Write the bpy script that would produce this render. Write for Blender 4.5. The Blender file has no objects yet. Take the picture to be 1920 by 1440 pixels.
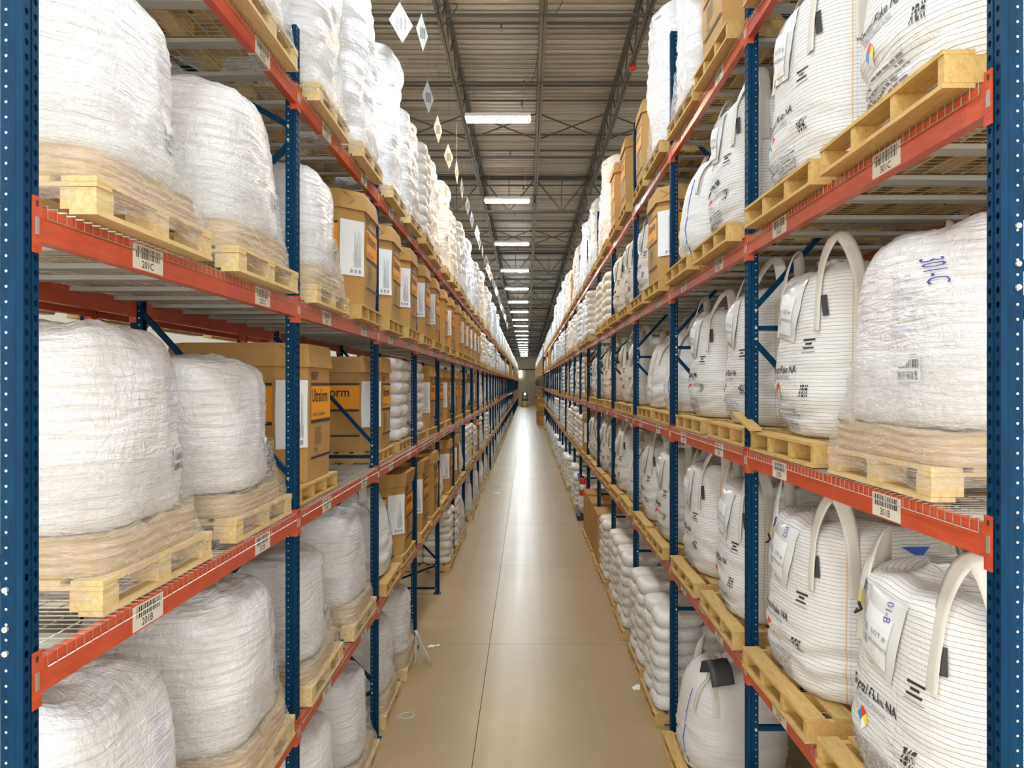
import bpy, bmesh, math, random
from math import sin, cos, pi, radians
from mathutils import Vector, Matrix, noise
random.seed(7)
sc = bpy.context.scene
COL = sc.collection

# ------------------------------------------------------------------ camera, world, lights, exposure
F_PX = 1345.0
CAM_Z = 3.97
cam_d = bpy.data.cameras.new('camera')
cam_d.sensor_fit = 'HORIZONTAL'; cam_d.sensor_width = 36.0
cam_d.lens = 36.0 * F_PX / 1920.0
cam_d.shift_x = -28.0 / 1920.0
cam_d.shift_y = 0.0
cam_d.clip_start = 0.05; cam_d.clip_end = 400
cam = bpy.data.objects.new('camera', cam_d); COL.objects.link(cam)
cam.location = (0, 0, CAM_Z); cam.rotation_euler = (pi / 2, 0, 0)
sc.camera = cam
sc.view_settings.view_transform = 'Standard'
sc.view_settings.look = 'None'
sc.view_settings.gamma = 1.0
sc.view_settings.use_curve_mapping = False
sc.view_settings.exposure = 1.14
sc.cycles.max_bounces = 9
world = bpy.data.worlds.new('world'); sc.world = world; world.use_nodes = True
world.node_tree.nodes['Background'].inputs[0].default_value = (1.0, 0.95, 0.88, 1)
world.node_tree.nodes['Background'].inputs[1].default_value = 1.3
LAMP_POWER = 66.0
LAMP_X = -0.55; LAMP_Z = 9.0
LAMP_Y = [13.7 + 6.1 * i for i in range(-3, 20)]

# ------------------------------------------------------------------ materials
def mat(name, col=(.8, .8, .8), rough=.5, metal=0.0, coat=0.0, spec=.5, emit=None, es=0.0):
    m = bpy.data.materials.new(name); m.use_nodes = True
    b = m.node_tree.nodes['Principled BSDF']
    b.inputs['Base Color'].default_value = (*col, 1)
    b.inputs['Roughness'].default_value = rough
    b.inputs['Metallic'].default_value = metal
    b.inputs['Coat Weight'].default_value = coat
    b.inputs['Coat Roughness'].default_value = .10
    b.inputs['Specular IOR Level'].default_value = spec
    if emit:
        b.inputs['Emission Color'].default_value = (*emit, 1); b.inputs['Emission Strength'].default_value = es
    return m
class NT:
    def __init__(s, m): s.t = m.node_tree; s.b = m.node_tree.nodes['Principled BSDF']
    def n(s, kind, **kw):
        x = s.t.nodes.new(kind)
        for k, v in kw.items():
            if k in x.inputs: x.inputs[k].default_value = v
            else: setattr(x, k, v)
        return x
    def l(s, a, b): s.t.links.new(a, b)
    def coord(s, what='Object', scale=(1, 1, 1)):
        c = s.n('ShaderNodeTexCoord'); mp = s.n('ShaderNodeMapping'); mp.inputs['Scale'].default_value = scale
        s.l(c.outputs[what], mp.inputs[0]); return mp.outputs[0]
    def noise(s, vec, scale, detail=3, rough=.5, dist=0):
        x = s.n('ShaderNodeTexNoise'); x.inputs['Scale'].default_value = scale; x.inputs['Detail'].default_value = detail
        x.inputs['Roughness'].default_value = rough; x.inputs['Distortion'].default_value = dist
        s.l(vec, x.inputs['Vector']); return x.outputs['Fac']
    def ramp(s, fac, stops):
        r = s.n('ShaderNodeValToRGB'); e = r.color_ramp.elements
        while len(e) < len(stops): e.new(.5)
        for i, (p, c) in enumerate(stops):
            e[i].position = p; e[i].color = (*c, 1) if len(c) == 3 else c
        s.l(fac, r.inputs[0]); return r.outputs[0]
    def bump(s, h, strength=.3, dist=.01):
        x = s.n('ShaderNodeBump'); x.inputs['Strength'].default_value = strength; x.inputs['Distance'].default_value = dist
        s.l(h, x.inputs['Height']); s.l(x.outputs[0], s.b.inputs['Normal']); return x
    def math(s, op, a, b=None, c=None):
        x = s.n('ShaderNodeMath', operation=op)
        for i, v in enumerate((a, b, c)):
            if v is None: continue
            if isinstance(v, (int, float)): x.inputs[i].default_value = v
            else: s.l(v, x.inputs[i])
        return x.outputs[0]
    def mix(s, f, a, b):
        x = s.n('ShaderNodeMix', data_type='RGBA')
        for i, v in ((0, f), (6, a), (7, b)):
            if isinstance(v, (int, float)): x.inputs[i].default_value = v
            elif isinstance(v, tuple): x.inputs[i].default_value = (*v, 1)
            else: s.l(v, x.inputs[i])
        return x.outputs[2]

def var_value(nt, amount=.15):
    o = nt.n('ShaderNodeObjectInfo'); return nt.math('MULTIPLY_ADD', o.outputs['Random'], amount, 1 - amount / 2)

M = {}
M['blue'] = mat('blue_enamel', (.003, .032, .085), .5, 0, .0, .12)
nt = NT(M['blue']); v = nt.coord('Object', (1, 1, .2))
nt.l(nt.ramp(nt.noise(v, 22, 5, .7), [(.3, (.001, .026, .070)), (.7, (.002, .046, .115))]), nt.b.inputs['Base Color'])
M['orange'] = mat('orange_enamel', (.72, .085, .018), .38, 0, .2)
nt = NT(M['orange']); v = nt.coord('Object', (.4, 1, 2))
nt.l(nt.ramp(nt.noise(v, 14, 6, .7), [(.3, (.46, .060, .022)), (.55, (.58, .082, .028)), (.75, (.62, .12, .06))]), nt.b.inputs['Base Color'])
M['hole'] = mat('bolt_and_hole_light', (.75, .72, .6), .35, .6)  # pale tone for bolts and for light painted into the post side holes
M['zinc'] = mat('galvanised_wire', (.62, .60, .54), .38, .75)
M['channel'] = mat('galvanised_channel', (.55, .55, .50), .5, .35)
M['dark_steel'] = mat('joist_primer', (.085, .075, .06), .6, .1)
M['grey_steel'] = mat('joist_grey', (.16, .145, .12), .55, .2)
M['red'] = mat('red_enamel', (.62, .03, .02), .35)
M['wood'] = mat('pallet_pine', (.72, .50, .24), .75)
nt = NT(M['wood']); v = nt.coord('Object', (3, 3, 40)); v2 = nt.coord('Object', (2, 14, 14))
a = nt.ramp(nt.noise(v2, 3.2, 5, .65, .8), [(.28, (.44, .26, .07)), (.5, (.62, .40, .13)), (.72, (.72, .50, .21))])
o = nt.n('ShaderNodeObjectInfo')
b_ = nt.mix(nt.math('MULTIPLY', o.outputs['Random'], .45), a, (.50, .33, .12))
nt.l(b_, nt.b.inputs['Base Color']); nt.bump(nt.noise(v2, 6, 4), .25, .004)
M['pale_wood'] = mat('fresh_pallet_wood', (.80, .66, .42), .75)
nt = NT(M['pale_wood']); v2 = nt.coord('Object', (2, 16, 16))
nt.l(nt.ramp(nt.noise(v2, 3.2, 5, .65, .8), [(.28, (.54, .38, .15)), (.5, (.70, .52, .25)), (.72, (.78, .62, .36))]), nt.b.inputs['Base Color'])
nt.bump(nt.noise(v2, 6, 4), .25, .004)
M['carton'] = mat('corrugated_board', (.50, .31, .11), .7)
nt = NT(M['carton']); v = nt.coord('Object', (1, 1, .25))
nt.l(nt.ramp(nt.noise(v, 3, 4), [(.3, (.43, .245, .075)), (.7, (.51, .295, .095))]), nt.b.inputs['Base Color'])
w = nt.n('ShaderNodeTexWave'); w.bands_direction = 'DIAGONAL'; w.inputs['Scale'].default_value = 60
nt.l(nt.coord('Object', (1, 1, 0)), w.inputs[0]); nt.bump(w.outputs['Fac'], .05, .002)
M['carton_in'] = mat('board_edge', (.30, .17, .06), .8)
M['kraft'] = mat('kraft_sheets', (.50, .36, .20), .7)
nt = NT(M['kraft']); v = nt.coord('Object', (1, 1, 14))
nt.l(nt.ramp(nt.noise(v, 6, 5, .7), [(.3, (.40, .27, .13)), (.55, (.56, .42, .24)), (.75, (.66, .53, .35))]), nt.b.inputs['Base Color'])
M['print_orange'] = mat('print_orange', (.86, .33, .012), .6)
M['ink'] = mat('print_dark', (.035, .03, .028), .6)
M['ink_soft'] = mat('print_brown', (.20, .13, .06), .6)
M['ink_blue'] = mat('marker_blue', (.05, .06, .32), .5)
M['ink_violet'] = mat('faded_violet_print', (.50, .48, .66), .6)
M['grey_print'] = mat('grey_print', (.34, .34, .38), .6)
M['paper'] = mat('white_paper', (.80, .83, .84), .45)
M['placard_card'] = mat('placard_card', (.46, .46, .45), .5)
M['label'] = mat('label_stock', (.72, .68, .58), .45)
M['yellow'] = mat('yellow_tag', (.85, .74, .10), .6)
M['tagblue'] = mat('blue_tag', (.02, .10, .55), .5)
M['tagred'] = mat('red_diamond', (.75, .04, .03), .5)
M['skyblue'] = mat('blue_diamond', (.03, .30, .60), .5)
M['black'] = mat('black_plastic', (.02, .02, .022), .45)
M['belt'] = mat('charcoal_rubber', (.05, .05, .055), .45)
M['film_knot'] = mat('yellow_cord', (.62, .55, .18), .6)

def fabric(name, base, stripe=False, gloss=0.0, wr=.35):
    m = mat(name, base, .62 if not gloss else .4, 0, gloss)
    nt = NT(m)
    uv = nt.coord('UV')
    lo = tuple(c * .93 for c in base)
    c = nt.mix(nt.noise(nt.coord('UV', (2, 7, 1)), 2.0, 4), lo, base)
    if stripe:
        sep = nt.n('ShaderNodeSeparateXYZ'); nt.l(uv, sep.inputs[0])
        wob = nt.noise(nt.coord('UV', (2.2, 1.5, 1)), 2.0, 2)
        vv = nt.math('MULTIPLY_ADD', wob, .012, sep.outputs['Y'])
        fr = nt.math('FRACT', nt.math('DIVIDE', vv, .0225))
        ln = nt.math('LESS_THAN', fr, .10)
        c = nt.mix(nt.math('MULTIPLY', ln, .85), c, (.16, .16, .19))
        fu = nt.math('FRACT', nt.math('DIVIDE', sep.outputs['X'], .475))
        g1 = nt.math('MULTIPLY', nt.math('GREATER_THAN', fu, .30), nt.math('LESS_THAN', fu, .306))
        c = nt.mix(nt.math('MULTIPLY', g1, .55), c, (.3, .3, .36))
        fo = nt.math('FRACT', nt.math('DIVIDE', sep.outputs['X'], .95))
        g2 = nt.math('MULTIPLY', nt.math('GREATER_THAN', fo, .62), nt.math('LESS_THAN', fo, .630))
        c = nt.mix(nt.math('MULTIPLY', g2, .7), c, (.72, .42, .16))
    nt.l(c, nt.b.inputs['Base Color'])
    n1 = nt.noise(nt.coord('UV', (1.6, 12, 1)), 2.6, 5, .6, .6)
    n2 = nt.noise(nt.coord('UV', (9, 5, 1)), 3.0, 4, .6, 1.0)
    bm_ = nt.bump(nt.math('MULTIPLY_ADD', n2, .5, n1), wr, .035)
    if gloss: nt.l(bm_.outputs[0], nt.b.inputs['Coat Normal'])
    return m
M['bag'] = fabric('woven_white', (.80, .80, .79))
M['bag_stripe'] = fabric('woven_white_lined', (.80, .80, .79), True)
M['bag_wrap'] = fabric('film_covered_white', (.83, .83, .85), False, .85, .75)
M['sack'] = fabric('white_sack', (.86, .85, .83), False, .35, .25)
M['strap'] = mat('webbing', (.68, .66, .60), .7)
M['pouch'] = mat('document_pouch', (.72, .73, .72), .22, 0, .7)
M['cotton'] = fabric('spout_cloth', (.72, .71, .69), True, 0, .5)

def film_mat(name='stretch_film', k=1.0):
    m = bpy.data.materials.new(name); m.use_nodes = True; t = m.node_tree; b = t.nodes['Principled BSDF']; out = t.nodes['Material Output']
    nt = NT(m)
    b.inputs['Base Color'].default_value = (.86, .85, .84, 1); b.inputs['Roughness'].default_value = .14; b.inputs['Specular IOR Level'].default_value = 1.0
    h = nt.noise(nt.coord('UV', (2.5, 9, 1)), 2.4, 6, .65, 1.6); nt.bump(h, .6, .04)
    h2 = nt.noise(nt.coord('UV', (3, 15, 1)), 1.7, 5, .7, 2.2)
    f = nt.ramp(h2, [(.36, (.10 * k,) * 3), (.52, (.34 * k,) * 3), (.68, (.85 * k,) * 3)])
    tr = nt.n('ShaderNodeBsdfTransparent'); mx = nt.n('ShaderNodeMixShader')
    nt.l(f, mx.inputs[0]); tl = nt.n('ShaderNodeBsdfTranslucent'); tl.inputs[0].default_value = (.95, .94, .93, 1); m2 = nt.n('ShaderNodeMixShader'); m2.inputs[0].default_value = .45
    nt.l(b.outputs[0], m2.inputs[1]); nt.l(tl.outputs[0], m2.inputs[2]); nt.l(tr.outputs[0], mx.inputs[1]); nt.l(m2.outputs[0], mx.inputs[2]); nt.l(mx.outputs[0], out.inputs[0])
    return m
M['film'] = film_mat(); M['film_thin'] = film_mat('thin_film', .45)

M['deck'] = mat('roof_deck', (.50, .47, .41), .45, .35)
nt = NT(M['deck']); v = nt.coord('Object', (.10, 2.5, 1))
nt.l(nt.ramp(nt.noise(v, 1.3, 5, .6), [(.3, (.27, .235, .185)), (.7, (.60, .54, .44))]), nt.b.inputs['Base Color'])
M['slab'] = mat('polished_concrete', (.33, .24, .13), .2, 0, 0, .48)
nt = NT(M['slab']); v = nt.coord('Object', (1, 1, 1)); vs = nt.coord('Object', (9, .12, 1))
a = nt.ramp(nt.noise(v, .55, 6, .6), [(.3, (.37, .275, .145)), (.7, (.44, .335, .185))])
a = nt.mix(nt.ramp(nt.noise(vs, 1.2, 5, .7), [(.45, (0, 0, 0)), (.8, (.25,) * 3)]), a, (.42, .36, .26))
a = nt.mix(nt.ramp(nt.noise(v, 7, 2, .5), [(.72, (0, 0, 0)), (.80, (.15,) * 3)]), a, (.22, .16, .09))
nt.l(a, nt.b.inputs['Base Color'])
nt.l(nt.ramp(nt.noise(vs, .8, 4), [(.3, (.29,) * 3), (.7, (.36,) * 3)]), nt.b.inputs['Roughness'])
nt.bump(nt.noise(nt.coord('Object', (16, .4, 1)), 3, 3), .04, .003)
M['joint'] = mat('joint_filler', (.07, .05, .03), .8)
M['wall'] = mat('far_wall_paint', (.66, .56, .40), .7)
M['side_wall'] = mat('side_wall_paint', (.68, .64, .56), .8)
M['wall_dark'] = mat('door_slats', (.52, .45, .33), .6)
M['lamp'] = mat('lamp_cool', (.9, .9, .9), .4, emit=(.86, .95, 1.0), es=LAMP_POWER)
M['lamp_warm'] = mat('lamp_warm', (.9, .9, .9), .4, emit=(1.0, .78, .52), es=LAMP_POWER * 1.1)
M['lamp_body'] = mat('lamp_housing', (.75, .75, .73), .4)
M['glow'] = mat('headlight', (1, 1, 1), .4, emit=(.9, .95, 1.0), es=14)
M['glow_red'] = mat('tail_lamp', (.9, .1, .05), .4, emit=(1, .1, .05), es=6)
MATS = list(M.keys())

# ------------------------------------------------------------------ mesh helper
class MB:
    def __init__(s): s.v = []; s.f = []; s.m = []; s.uv = {}; s.mats = []
    def mi(s, m):
        if m not in s.mats: s.mats.append(m)
        return s.mats.index(m)
    def add(s, vs, fs, m, T=None):
        o = len(s.v)
        if T is not None: vs = [T @ Vector(p) for p in vs]
        s.v += [tuple(p) for p in vs]; k = s.mi(m)
        for f in fs: s.f.append(tuple(i + o for i in f)); s.m.append(k)
        return o
    def box(s, x0, x1, y0, y1, z0, z1, m, T=None):
        vs = [(x, y, z) for z in (z0, z1) for y in (y0, y1) for x in (x0, x1)]
        s.add(vs, [(0, 2, 3, 1), (4, 5, 7, 6), (0, 1, 5, 4), (2, 6, 7, 3), (0, 4, 6, 2), (1, 3, 7, 5)], m, T)
    def bar(s, a, b, w, h, m, up=(0, 0, 1)):
        a = Vector(a); b = Vector(b); d = (b - a); L = d.length; d.normalize(); u = Vector(up)
        if abs(d.dot(u)) > .99: u = Vector((0, 1, 0))
        sx = d.cross(u).normalized(); uz = sx.cross(d).normalized()
        vs = []
        for p in (a, b):
            for i, j in ((-1, -1), (1, -1), (1, 1), (-1, 1)): vs.append(p + sx * (w / 2 * i) + uz * (h / 2 * j))
        s.add(vs, [(0, 1, 2, 3), (7, 6, 5, 4), (0, 4, 5, 1), (1, 5, 6, 2), (2, 6, 7, 3), (3, 7, 4, 0)], m)
    def tube(s, pts, r, m, n=5):
        pts = [Vector(p) for p in pts]; vs = []; fs = []
        for i, p in enumerate(pts):
            d = (pts[min(i + 1, len(pts) - 1)] - pts[max(i - 1, 0)]).normalized()
            u = Vector((0, 0, 1)) if abs(d.z) < .9 else Vector((1, 0, 0))
            a = d.cross(u).normalized(); b = d.cross(a)
            for k in range(n):
                t = 2 * pi * k / n; vs.append(p + a * (r * cos(t)) + b * (r * sin(t)))
        for i in range(len(pts) - 1):
            for k in range(n):
                fs.append((i * n + k, i * n + (k + 1) % n, (i + 1) * n + (k + 1) % n, (i + 1) * n + k))
        fs.append(tuple(range(n - 1, -1, -1))); fs.append(tuple((len(pts) - 1) * n + k for k in range(n)))
        s.add(vs, fs, m)
    def ribbon(s, pts, nrm, w, m, th=.004):
        # flat strap along pts, width direction = cross(path, normal)
        pts = [Vector(p) for p in pts]; vs = []; fs = []
        for i, p in enumerate(pts):
            d = (pts[min(i + 1, len(pts) - 1)] - pts[max(i - 1, 0)]).normalized()
            nn = Vector(nrm[i]).normalized(); b = d.cross(nn).normalized(); nn = b.cross(d)
            for k, h in ((-1, 0), (-.5, th * 1.2), (0, th * .5), (.5, th * 1.2), (1, 0)): vs.append(p + b * (w / 2 * k) + nn * (h))
            for k, h in ((1, -th), (-1, -th)): vs.append(p + b * (w / 2 * k) + nn * h)
        n = 7
        for i in range(len(pts) - 1):
            for k in range(n): fs.append((i * n + k, i * n + (k + 1) % n, (i + 1) * n + (k + 1) % n, (i + 1) * n + k))
        s.add(vs, fs, m)
    def mesh(s, name, smooth=False):
        me = bpy.data.meshes.new(name); me.from_pydata(s.v, [], s.f)
        for m in s.mats: me.materials.append(M[m])
        me.polygons.foreach_set('material_index', s.m)
        if smooth: me.polygons.foreach_set('use_smooth', [True] * len(s.f))
        if s.uv:
            lay = me.uv_layers.new(name='UVMap'); li = 0
            for fi, f in enumerate(s.f):
                u = s.uv.get(fi)
                for k in range(len(f)):
                    if u: lay.data[li].uv = u[k]
                    li += 1
        me.update(); return me

def obj(name, me, parent=None, T=None, **props):
    o = bpy.data.objects.new(name, me); COL.objects.link(o)
    if parent is not None: o.parent = parent
    if T is not None: o.matrix_basis = T
    for k, v in props.items():
        if v is not None: o[k] = v
    return o
class Node:
    def __init__(s, name, me=None, kids=None, T=None, **props): s.name = name; s.me = me; s.kids = kids if kids is not None else []; s.T = T; s.props = props
def inst(nd, T, parent=None, **props):
    p = dict(nd.props); p.update(props)
    tt = T if nd.T is None else (T @ nd.T if T is not None else nd.T)
    o = obj(nd.name, nd.me, parent, tt, **p)
    for k in nd.kids: inst(k, None, o)
    return o

_tc = {}
def text2d(txt):
    if txt in _tc: return _tc[txt]
    thin = txt.startswith('301-') or txt == '302'
    c = bpy.data.curves.new('t', 'FONT'); c.body = txt; c.size = 1; c.resolution_u = 2; c.offset = -.008 if thin else .012
    o = bpy.data.objects.new('t', c); COL.objects.link(o)
    dg = bpy.context.evaluated_depsgraph_get(); me = bpy.data.meshes.new_from_object(o.evaluated_get(dg))
    vs = [(p.co.x, p.co.y) for p in me.vertices]; fs = [tuple(p.vertices) for p in me.polygons]
    bpy.data.objects.remove(o); bpy.data.curves.remove(c); bpy.data.meshes.remove(me)
    _tc[txt] = (vs, fs); return _tc[txt]
def put_text(mb, txt, mapf, x0, z0, size, m, sx=1.0, ang=0.0):
    vs, fs = text2d(txt); ca, sa = cos(ang), sin(ang)
    out = []
    for x, y in vs:
        X, Y = x * size * sx, y * size
        out.append(mapf(x0 + X * ca - Y * sa, z0 + X * sa + Y * ca))
    mb.add(out, fs, m)
def put_quad(mb, mapf, x0, x1, z0, z1, m, nx=1, nz=1, ang=0.0, c=None):
    ca, sa = cos(ang), sin(ang); cx, cz = c or ((x0 + x1) / 2, (z0 + z1) / 2)
    vs = []
    for j in range(nz + 1):
        for i in range(nx + 1):
            X = x0 + (x1 - x0) * i / nx - cx; Z = z0 + (z1 - z0) * j / nz - cz
            vs.append(mapf(cx + X * ca - Z * sa, cz + X * sa + Z * ca))
    fs = [(j * (nx + 1) + i, j * (nx + 1) + i + 1, (j + 1) * (nx + 1) + i + 1, (j + 1) * (nx + 1) + i) for j in range(nz) for i in range(nx)]
    mb.add(vs, fs, m)
def bars(mb, mapf, x0, x1, z0, z1, m, seed=0, ang=0.0, c=None, nz=1, dens=26):
    r = random.Random(seed); x = x0; u = (x1 - x0) / dens / 2.2
    while x < x1 - u:
        w = u * r.choice((1, 1, 2, 3)); put_quad(mb, mapf, x, min(x + w, x1), z0, z1, m, 1, nz, ang, c); x += w + u * r.choice((1, 1.5, 2))

# ------------------------------------------------------------------ setting constants
XS = {'L': 1.66, 'R': 1.615}
Y1 = {'L': 2.44, 'R': 2.52}
BAY = 2.80
LV = {'L': [1.37, 2.885, 4.425, 5.96], 'R': [1.78, 3.33, 4.885, 6.47]}
TOP = {'L': 6.56, 'R': 7.93}
DEPTH = 1.195
NB = 14
BEAM_TOP = .150
def side_T(side, x_front, y, z=0.0):
    # local: +X along the aisle, -Y towards the aisle
    if side == 'L': return Matrix.Translation((-x_front, y, z)) @ Matrix.Rotation(pi / 2, 4, 'Z')
    return Matrix.Translation((x_front, y, z)) @ Matrix.Rotation(-pi / 2, 4, 'Z')
ORD = ['nearest', 'second', 'third', 'fourth', 'fifth', 'sixth', 'seventh', 'eighth', 'ninth', 'tenth', 'eleventh', 'twelfth', 'thirteenth', 'fourteenth', 'fifteenth', 'sixteenth']
_T = ['', 'twenty', 'thirty', 'forty', 'fifty', 'sixty']
_O = ['', 'first', 'second', 'third', 'fourth', 'fifth', 'sixth', 'seventh', 'eighth', 'ninth']
ORD += ['seventeenth', 'eighteenth', 'nineteenth'] + [(_T[t // 10 - 1] + '-' + _O[t % 10]) if t % 10 else {20: 'twentieth', 30: 'thirtieth', 40: 'fortieth', 50: 'fiftieth'}[t] for t in range(20, 60)]
SHELF = ['floor level', 'first shelf', 'second shelf', 'third shelf', 'top shelf']
SIDE = {'L': 'left', 'R': 'right'}

# ------------------------------------------------------------------ floor
mb = MB(); mb.box(-9, 9, -8, 140, -.30, -.02, 'joint')
floor = obj('floor', mb.mesh('floor_base'), kind='structure')
XJ = [-9, -5.3, -.57, 4.2, 9]; YJ = [-8] + [6.2 + 4.75 * i - 9.5 for i in range(0, 31)] + [140]
for i in range(4):
    for j in range(len(YJ) - 1):
        g = .004
        mb = MB(); mb.box(XJ[i] + g, XJ[i + 1] - g, YJ[j] + g, YJ[j + 1] - g, -.03, 0, 'slab')
        obj('slab', mb.mesh('slab'), floor)
# ------------------------------------------------------------------ ceiling
CZ = 10.18
mb = MB(); y = -6.0; vs = []; prof = []
while y < 140:
    prof += [(y, CZ), (y + .10, CZ), (y + .115, CZ + .06), (y + .185, CZ + .06)]; y += .20
for X in (-9, 9):
    for (yy, zz) in prof: vs.append((X, yy, zz))
n = len(prof); mb.add(vs, [(i, i + 1, n + i + 1, n + i) for i in range(n - 1)], 'deck')
obj('ceiling', mb.mesh('ceiling'), kind='structure')
# far wall
mb = MB(); mb.box(-9, 9, 138, 138.4, 0, 10.3, 'wall'); wall = obj('wall_far', mb.mesh('wall_far'), kind='structure')
for nm_, xa in (('wall_left', -9.0), ('wall_right', 9.0)):
    mb = MB(); mb.box(min(xa, xa * 1.01), max(xa, xa * 1.01), -2, 138, 0, 10.2, 'side_wall'); obj(nm_, mb.mesh(nm_), kind='structure')
mb = MB(); mb.box(-9, 9, 137.93, 138.0, 6.6, 6.9, 'dark_steel'); mb.box(-.28, .0, 137.9, 138, 0, 6.6, 'wall_dark')
obj('trim_1', mb.mesh('wall_trim'), kind='structure')
mb = MB(); mb.box(.25, 1.75, 137.9, 137.96, 0, 4.1, 'wall'); door = obj('door_1', mb.mesh('door_leaf'), kind='structure')
mb = MB()
for k in range(14): mb.box(.25, 1.75, 137.84, 137.9, .05 + k * .3, .25 + k * .3, 'wall_dark')
obj('slat_rows', mb.mesh('door_slats'), door)
mb = MB(); mb.box(-1.45, -1.1, 137.9, 137.97, 5.3, 6.6, 'glow'); obj('window_1', mb.mesh('far_window'), kind='structure')

# joists and girders
GZ_T, GZ_B = 10.12, 9.05
GY = [9.1 + 12.2 * i for i in range(-1, 11)]
SEG = 12.2
JX = [.25 + 1.56 * k for k in range(-3, 4)]
def joist_meshes(chord='grey_steel'):
    tz, bz = 10.13 - 0, 9.47
    t = MB()
    for s_ in (-1, 1): t.box(s_ * .008 + (0 if s_ > 0 else -.045), s_ * .008 + (.045 if s_ > 0 else 0), 0, SEG, tz - .006, tz, chord); t.box(s_ * .008 - .003, s_ * .008 + .003, 0, SEG, tz - .05, tz, chord)
    b = MB()
    for s_ in (-1, 1): b.box(s_ * .008 + (0 if s_ > 0 else -.045), s_ * .008 + (.045 if s_ > 0 else 0), .5, SEG - .5, bz, bz + .006, chord); b.box(s_ * .008 - .003, s_ * .008 + .003, .5, SEG - .5, bz, bz + .05, chord)
    nweb = 20; w = SEG / nweb; webs = []
    for k in range(nweb):
        y0, y1 = k * w, (k + 1) * w
        a = (0, y0, tz - .03) if k % 2 == 0 else (0, y0, bz + .03); c = (0, y1, bz + .03) if k % 2 == 0 else (0, y1, tz - .03)
        if k == 0: a = (0, .02, tz - .03)
        webs.append((a, c))
    return t.mesh('joist_top_chord'), b.mesh('joist_bottom_chord'), webs
jt, jb, webs = joist_meshes()
wm = MB()
for a, c in webs: wm.bar(a, c, .024, .024, 'dark_steel')
wall_webs = wm.mesh('web_rods')
we, wo = MB(), MB(); we.bar((0, 0, 10.10), (0, .61, 9.50), .024, .024, 'dark_steel'); wo.bar((0, 0, 9.50), (0, .61, 10.10), .024, .024, 'dark_steel')
we, wo = we.mesh('web_down'), wo.mesh('web_up')
for gi, gy in enumerate(GY):
    for k, x in enumerate(JX):
        o = obj('roof_joist', None, None, Matrix.Translation((x, gy, 0)), label=f'open web steel roof joist, {ORD[k]} from the left, in the {ORD[gi]} roof span', category='roof joist', group='roof joists')
        obj('top_chord', jt, o); obj('bottom_chord', jb, o)
        if gi <= 2 and 1 <= k <= 5:
            for q in range(20): obj('web_rod', we if q % 2 == 0 else wo, o, Matrix.Translation((0, q * .61, 0)))
        else: obj('web_rods', wall_webs, o, kind='stuff')
def girder():
    t = MB()
    for s_ in (-1, 1):
        t.box(-5.6, 5.6, s_ * .012 + (0 if s_ > 0 else -.09), s_ * .012 + (.09 if s_ > 0 else 0), GZ_T - .012, GZ_T, 'dark_steel'); t.box(-5.6, 5.6, s_ * .012 - .005, s_ * .012 + .005, GZ_T - .10, GZ_T, 'dark_steel')
    b = MB()
    for s_ in (-1, 1):
        b.box(-5.6, 5.6, s_ * .012 + (0 if s_ > 0 else -.07), s_ * .012 + (.07 if s_ > 0 else 0), GZ_B, GZ_B + .012, 'dark_steel'); b.box(-5.6, 5.6, s_ * .012 - .005, s_ * .012 + .005, GZ_B, GZ_B + .08, 'dark_steel')
    ws = []
    for x in JX:
        xm = x + .78
        ws.append(((x, 0, GZ_T - .05), (xm, 0, GZ_B + .05), .035)); ws.append(((xm, 0, GZ_B + .05), (x + 1.56, 0, GZ_T - .05), .035)); ws.append(((xm, 0, GZ_B + .05), (xm, 0, GZ_T - .05), .025))
    return t.mesh('girder_top'), b.mesh('girder_bottom'), ws
gt, gb, gws = girder()
gwm = []
for a, c, w in gws: q = MB(); q.bar(a, c, w, w, 'dark_steel', (0, 1, 0)); gwm.append(q.mesh('girder_web'))
for gi, gy in enumerate(GY[1:]):
    o = obj('roof_girder', None, None, Matrix.Translation((0, gy, 0)), label=f'deep dark steel truss girder crossing the aisle, {ORD[gi]} from the camera', category='girder', group='roof girders')
    obj('top_chord', gt, o); obj('bottom_chord', gb, o)
    for me in gwm: obj('web_member', me, o)
# sprinkler pipes with heads
y = 11.2; k = 0
while y < 130:
    o = obj('sprinkler_pipe', None, None, Matrix.Translation((0, y, 9.60)), label=f'thin dark sprinkler pipe with hanging heads, {ORD[k]} from the camera', category='pipe', group='sprinkler pipes')
    q = MB(); q.tube([(-5.6, 0, 0), (5.6, 0, 0)], .021, 'dark_steel', 8)
    if k == 0: pipe_me = q.mesh('pipe', True)
    obj('pipe', pipe_me, o)
    if k == 0:
        q = MB(); q.tube([(0, 0, 0), (0, 0, -.07)], .014, 'dark_steel', 6); q.tube([(0, 0, -.07), (0, 0, -.075), (0, 0, -.078)], .032, 'grey_steel', 8); q.tube([(0, 0, -.1), (0, 0, -.104)], .022, 'grey_steel', 8); q.bar((-.02, 0, -.07), (-.012, 0, -.1), .006, .006, 'grey_steel'); q.bar((.02, 0, -.07), (.012, 0, -.1), .006, .006, 'grey_steel'); head = q.mesh('head')
        q = MB(); q.tube([(0, 0, 0), (0, 0, .5)], .006, 'dark_steel', 4); rod = q.mesh('hanger')
    for x in (-3.2, -.4, 2.3): obj('sprinkler_head', head, o, Matrix.Translation((x + (.3 if k % 2 else 0), 0, -.015)))
    for x in (-2.87, .25, 1.81): obj('hanger_rod', rod, o, Matrix.Translation((x, 0, 0)))
    y += 3.05; k += 1
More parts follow.
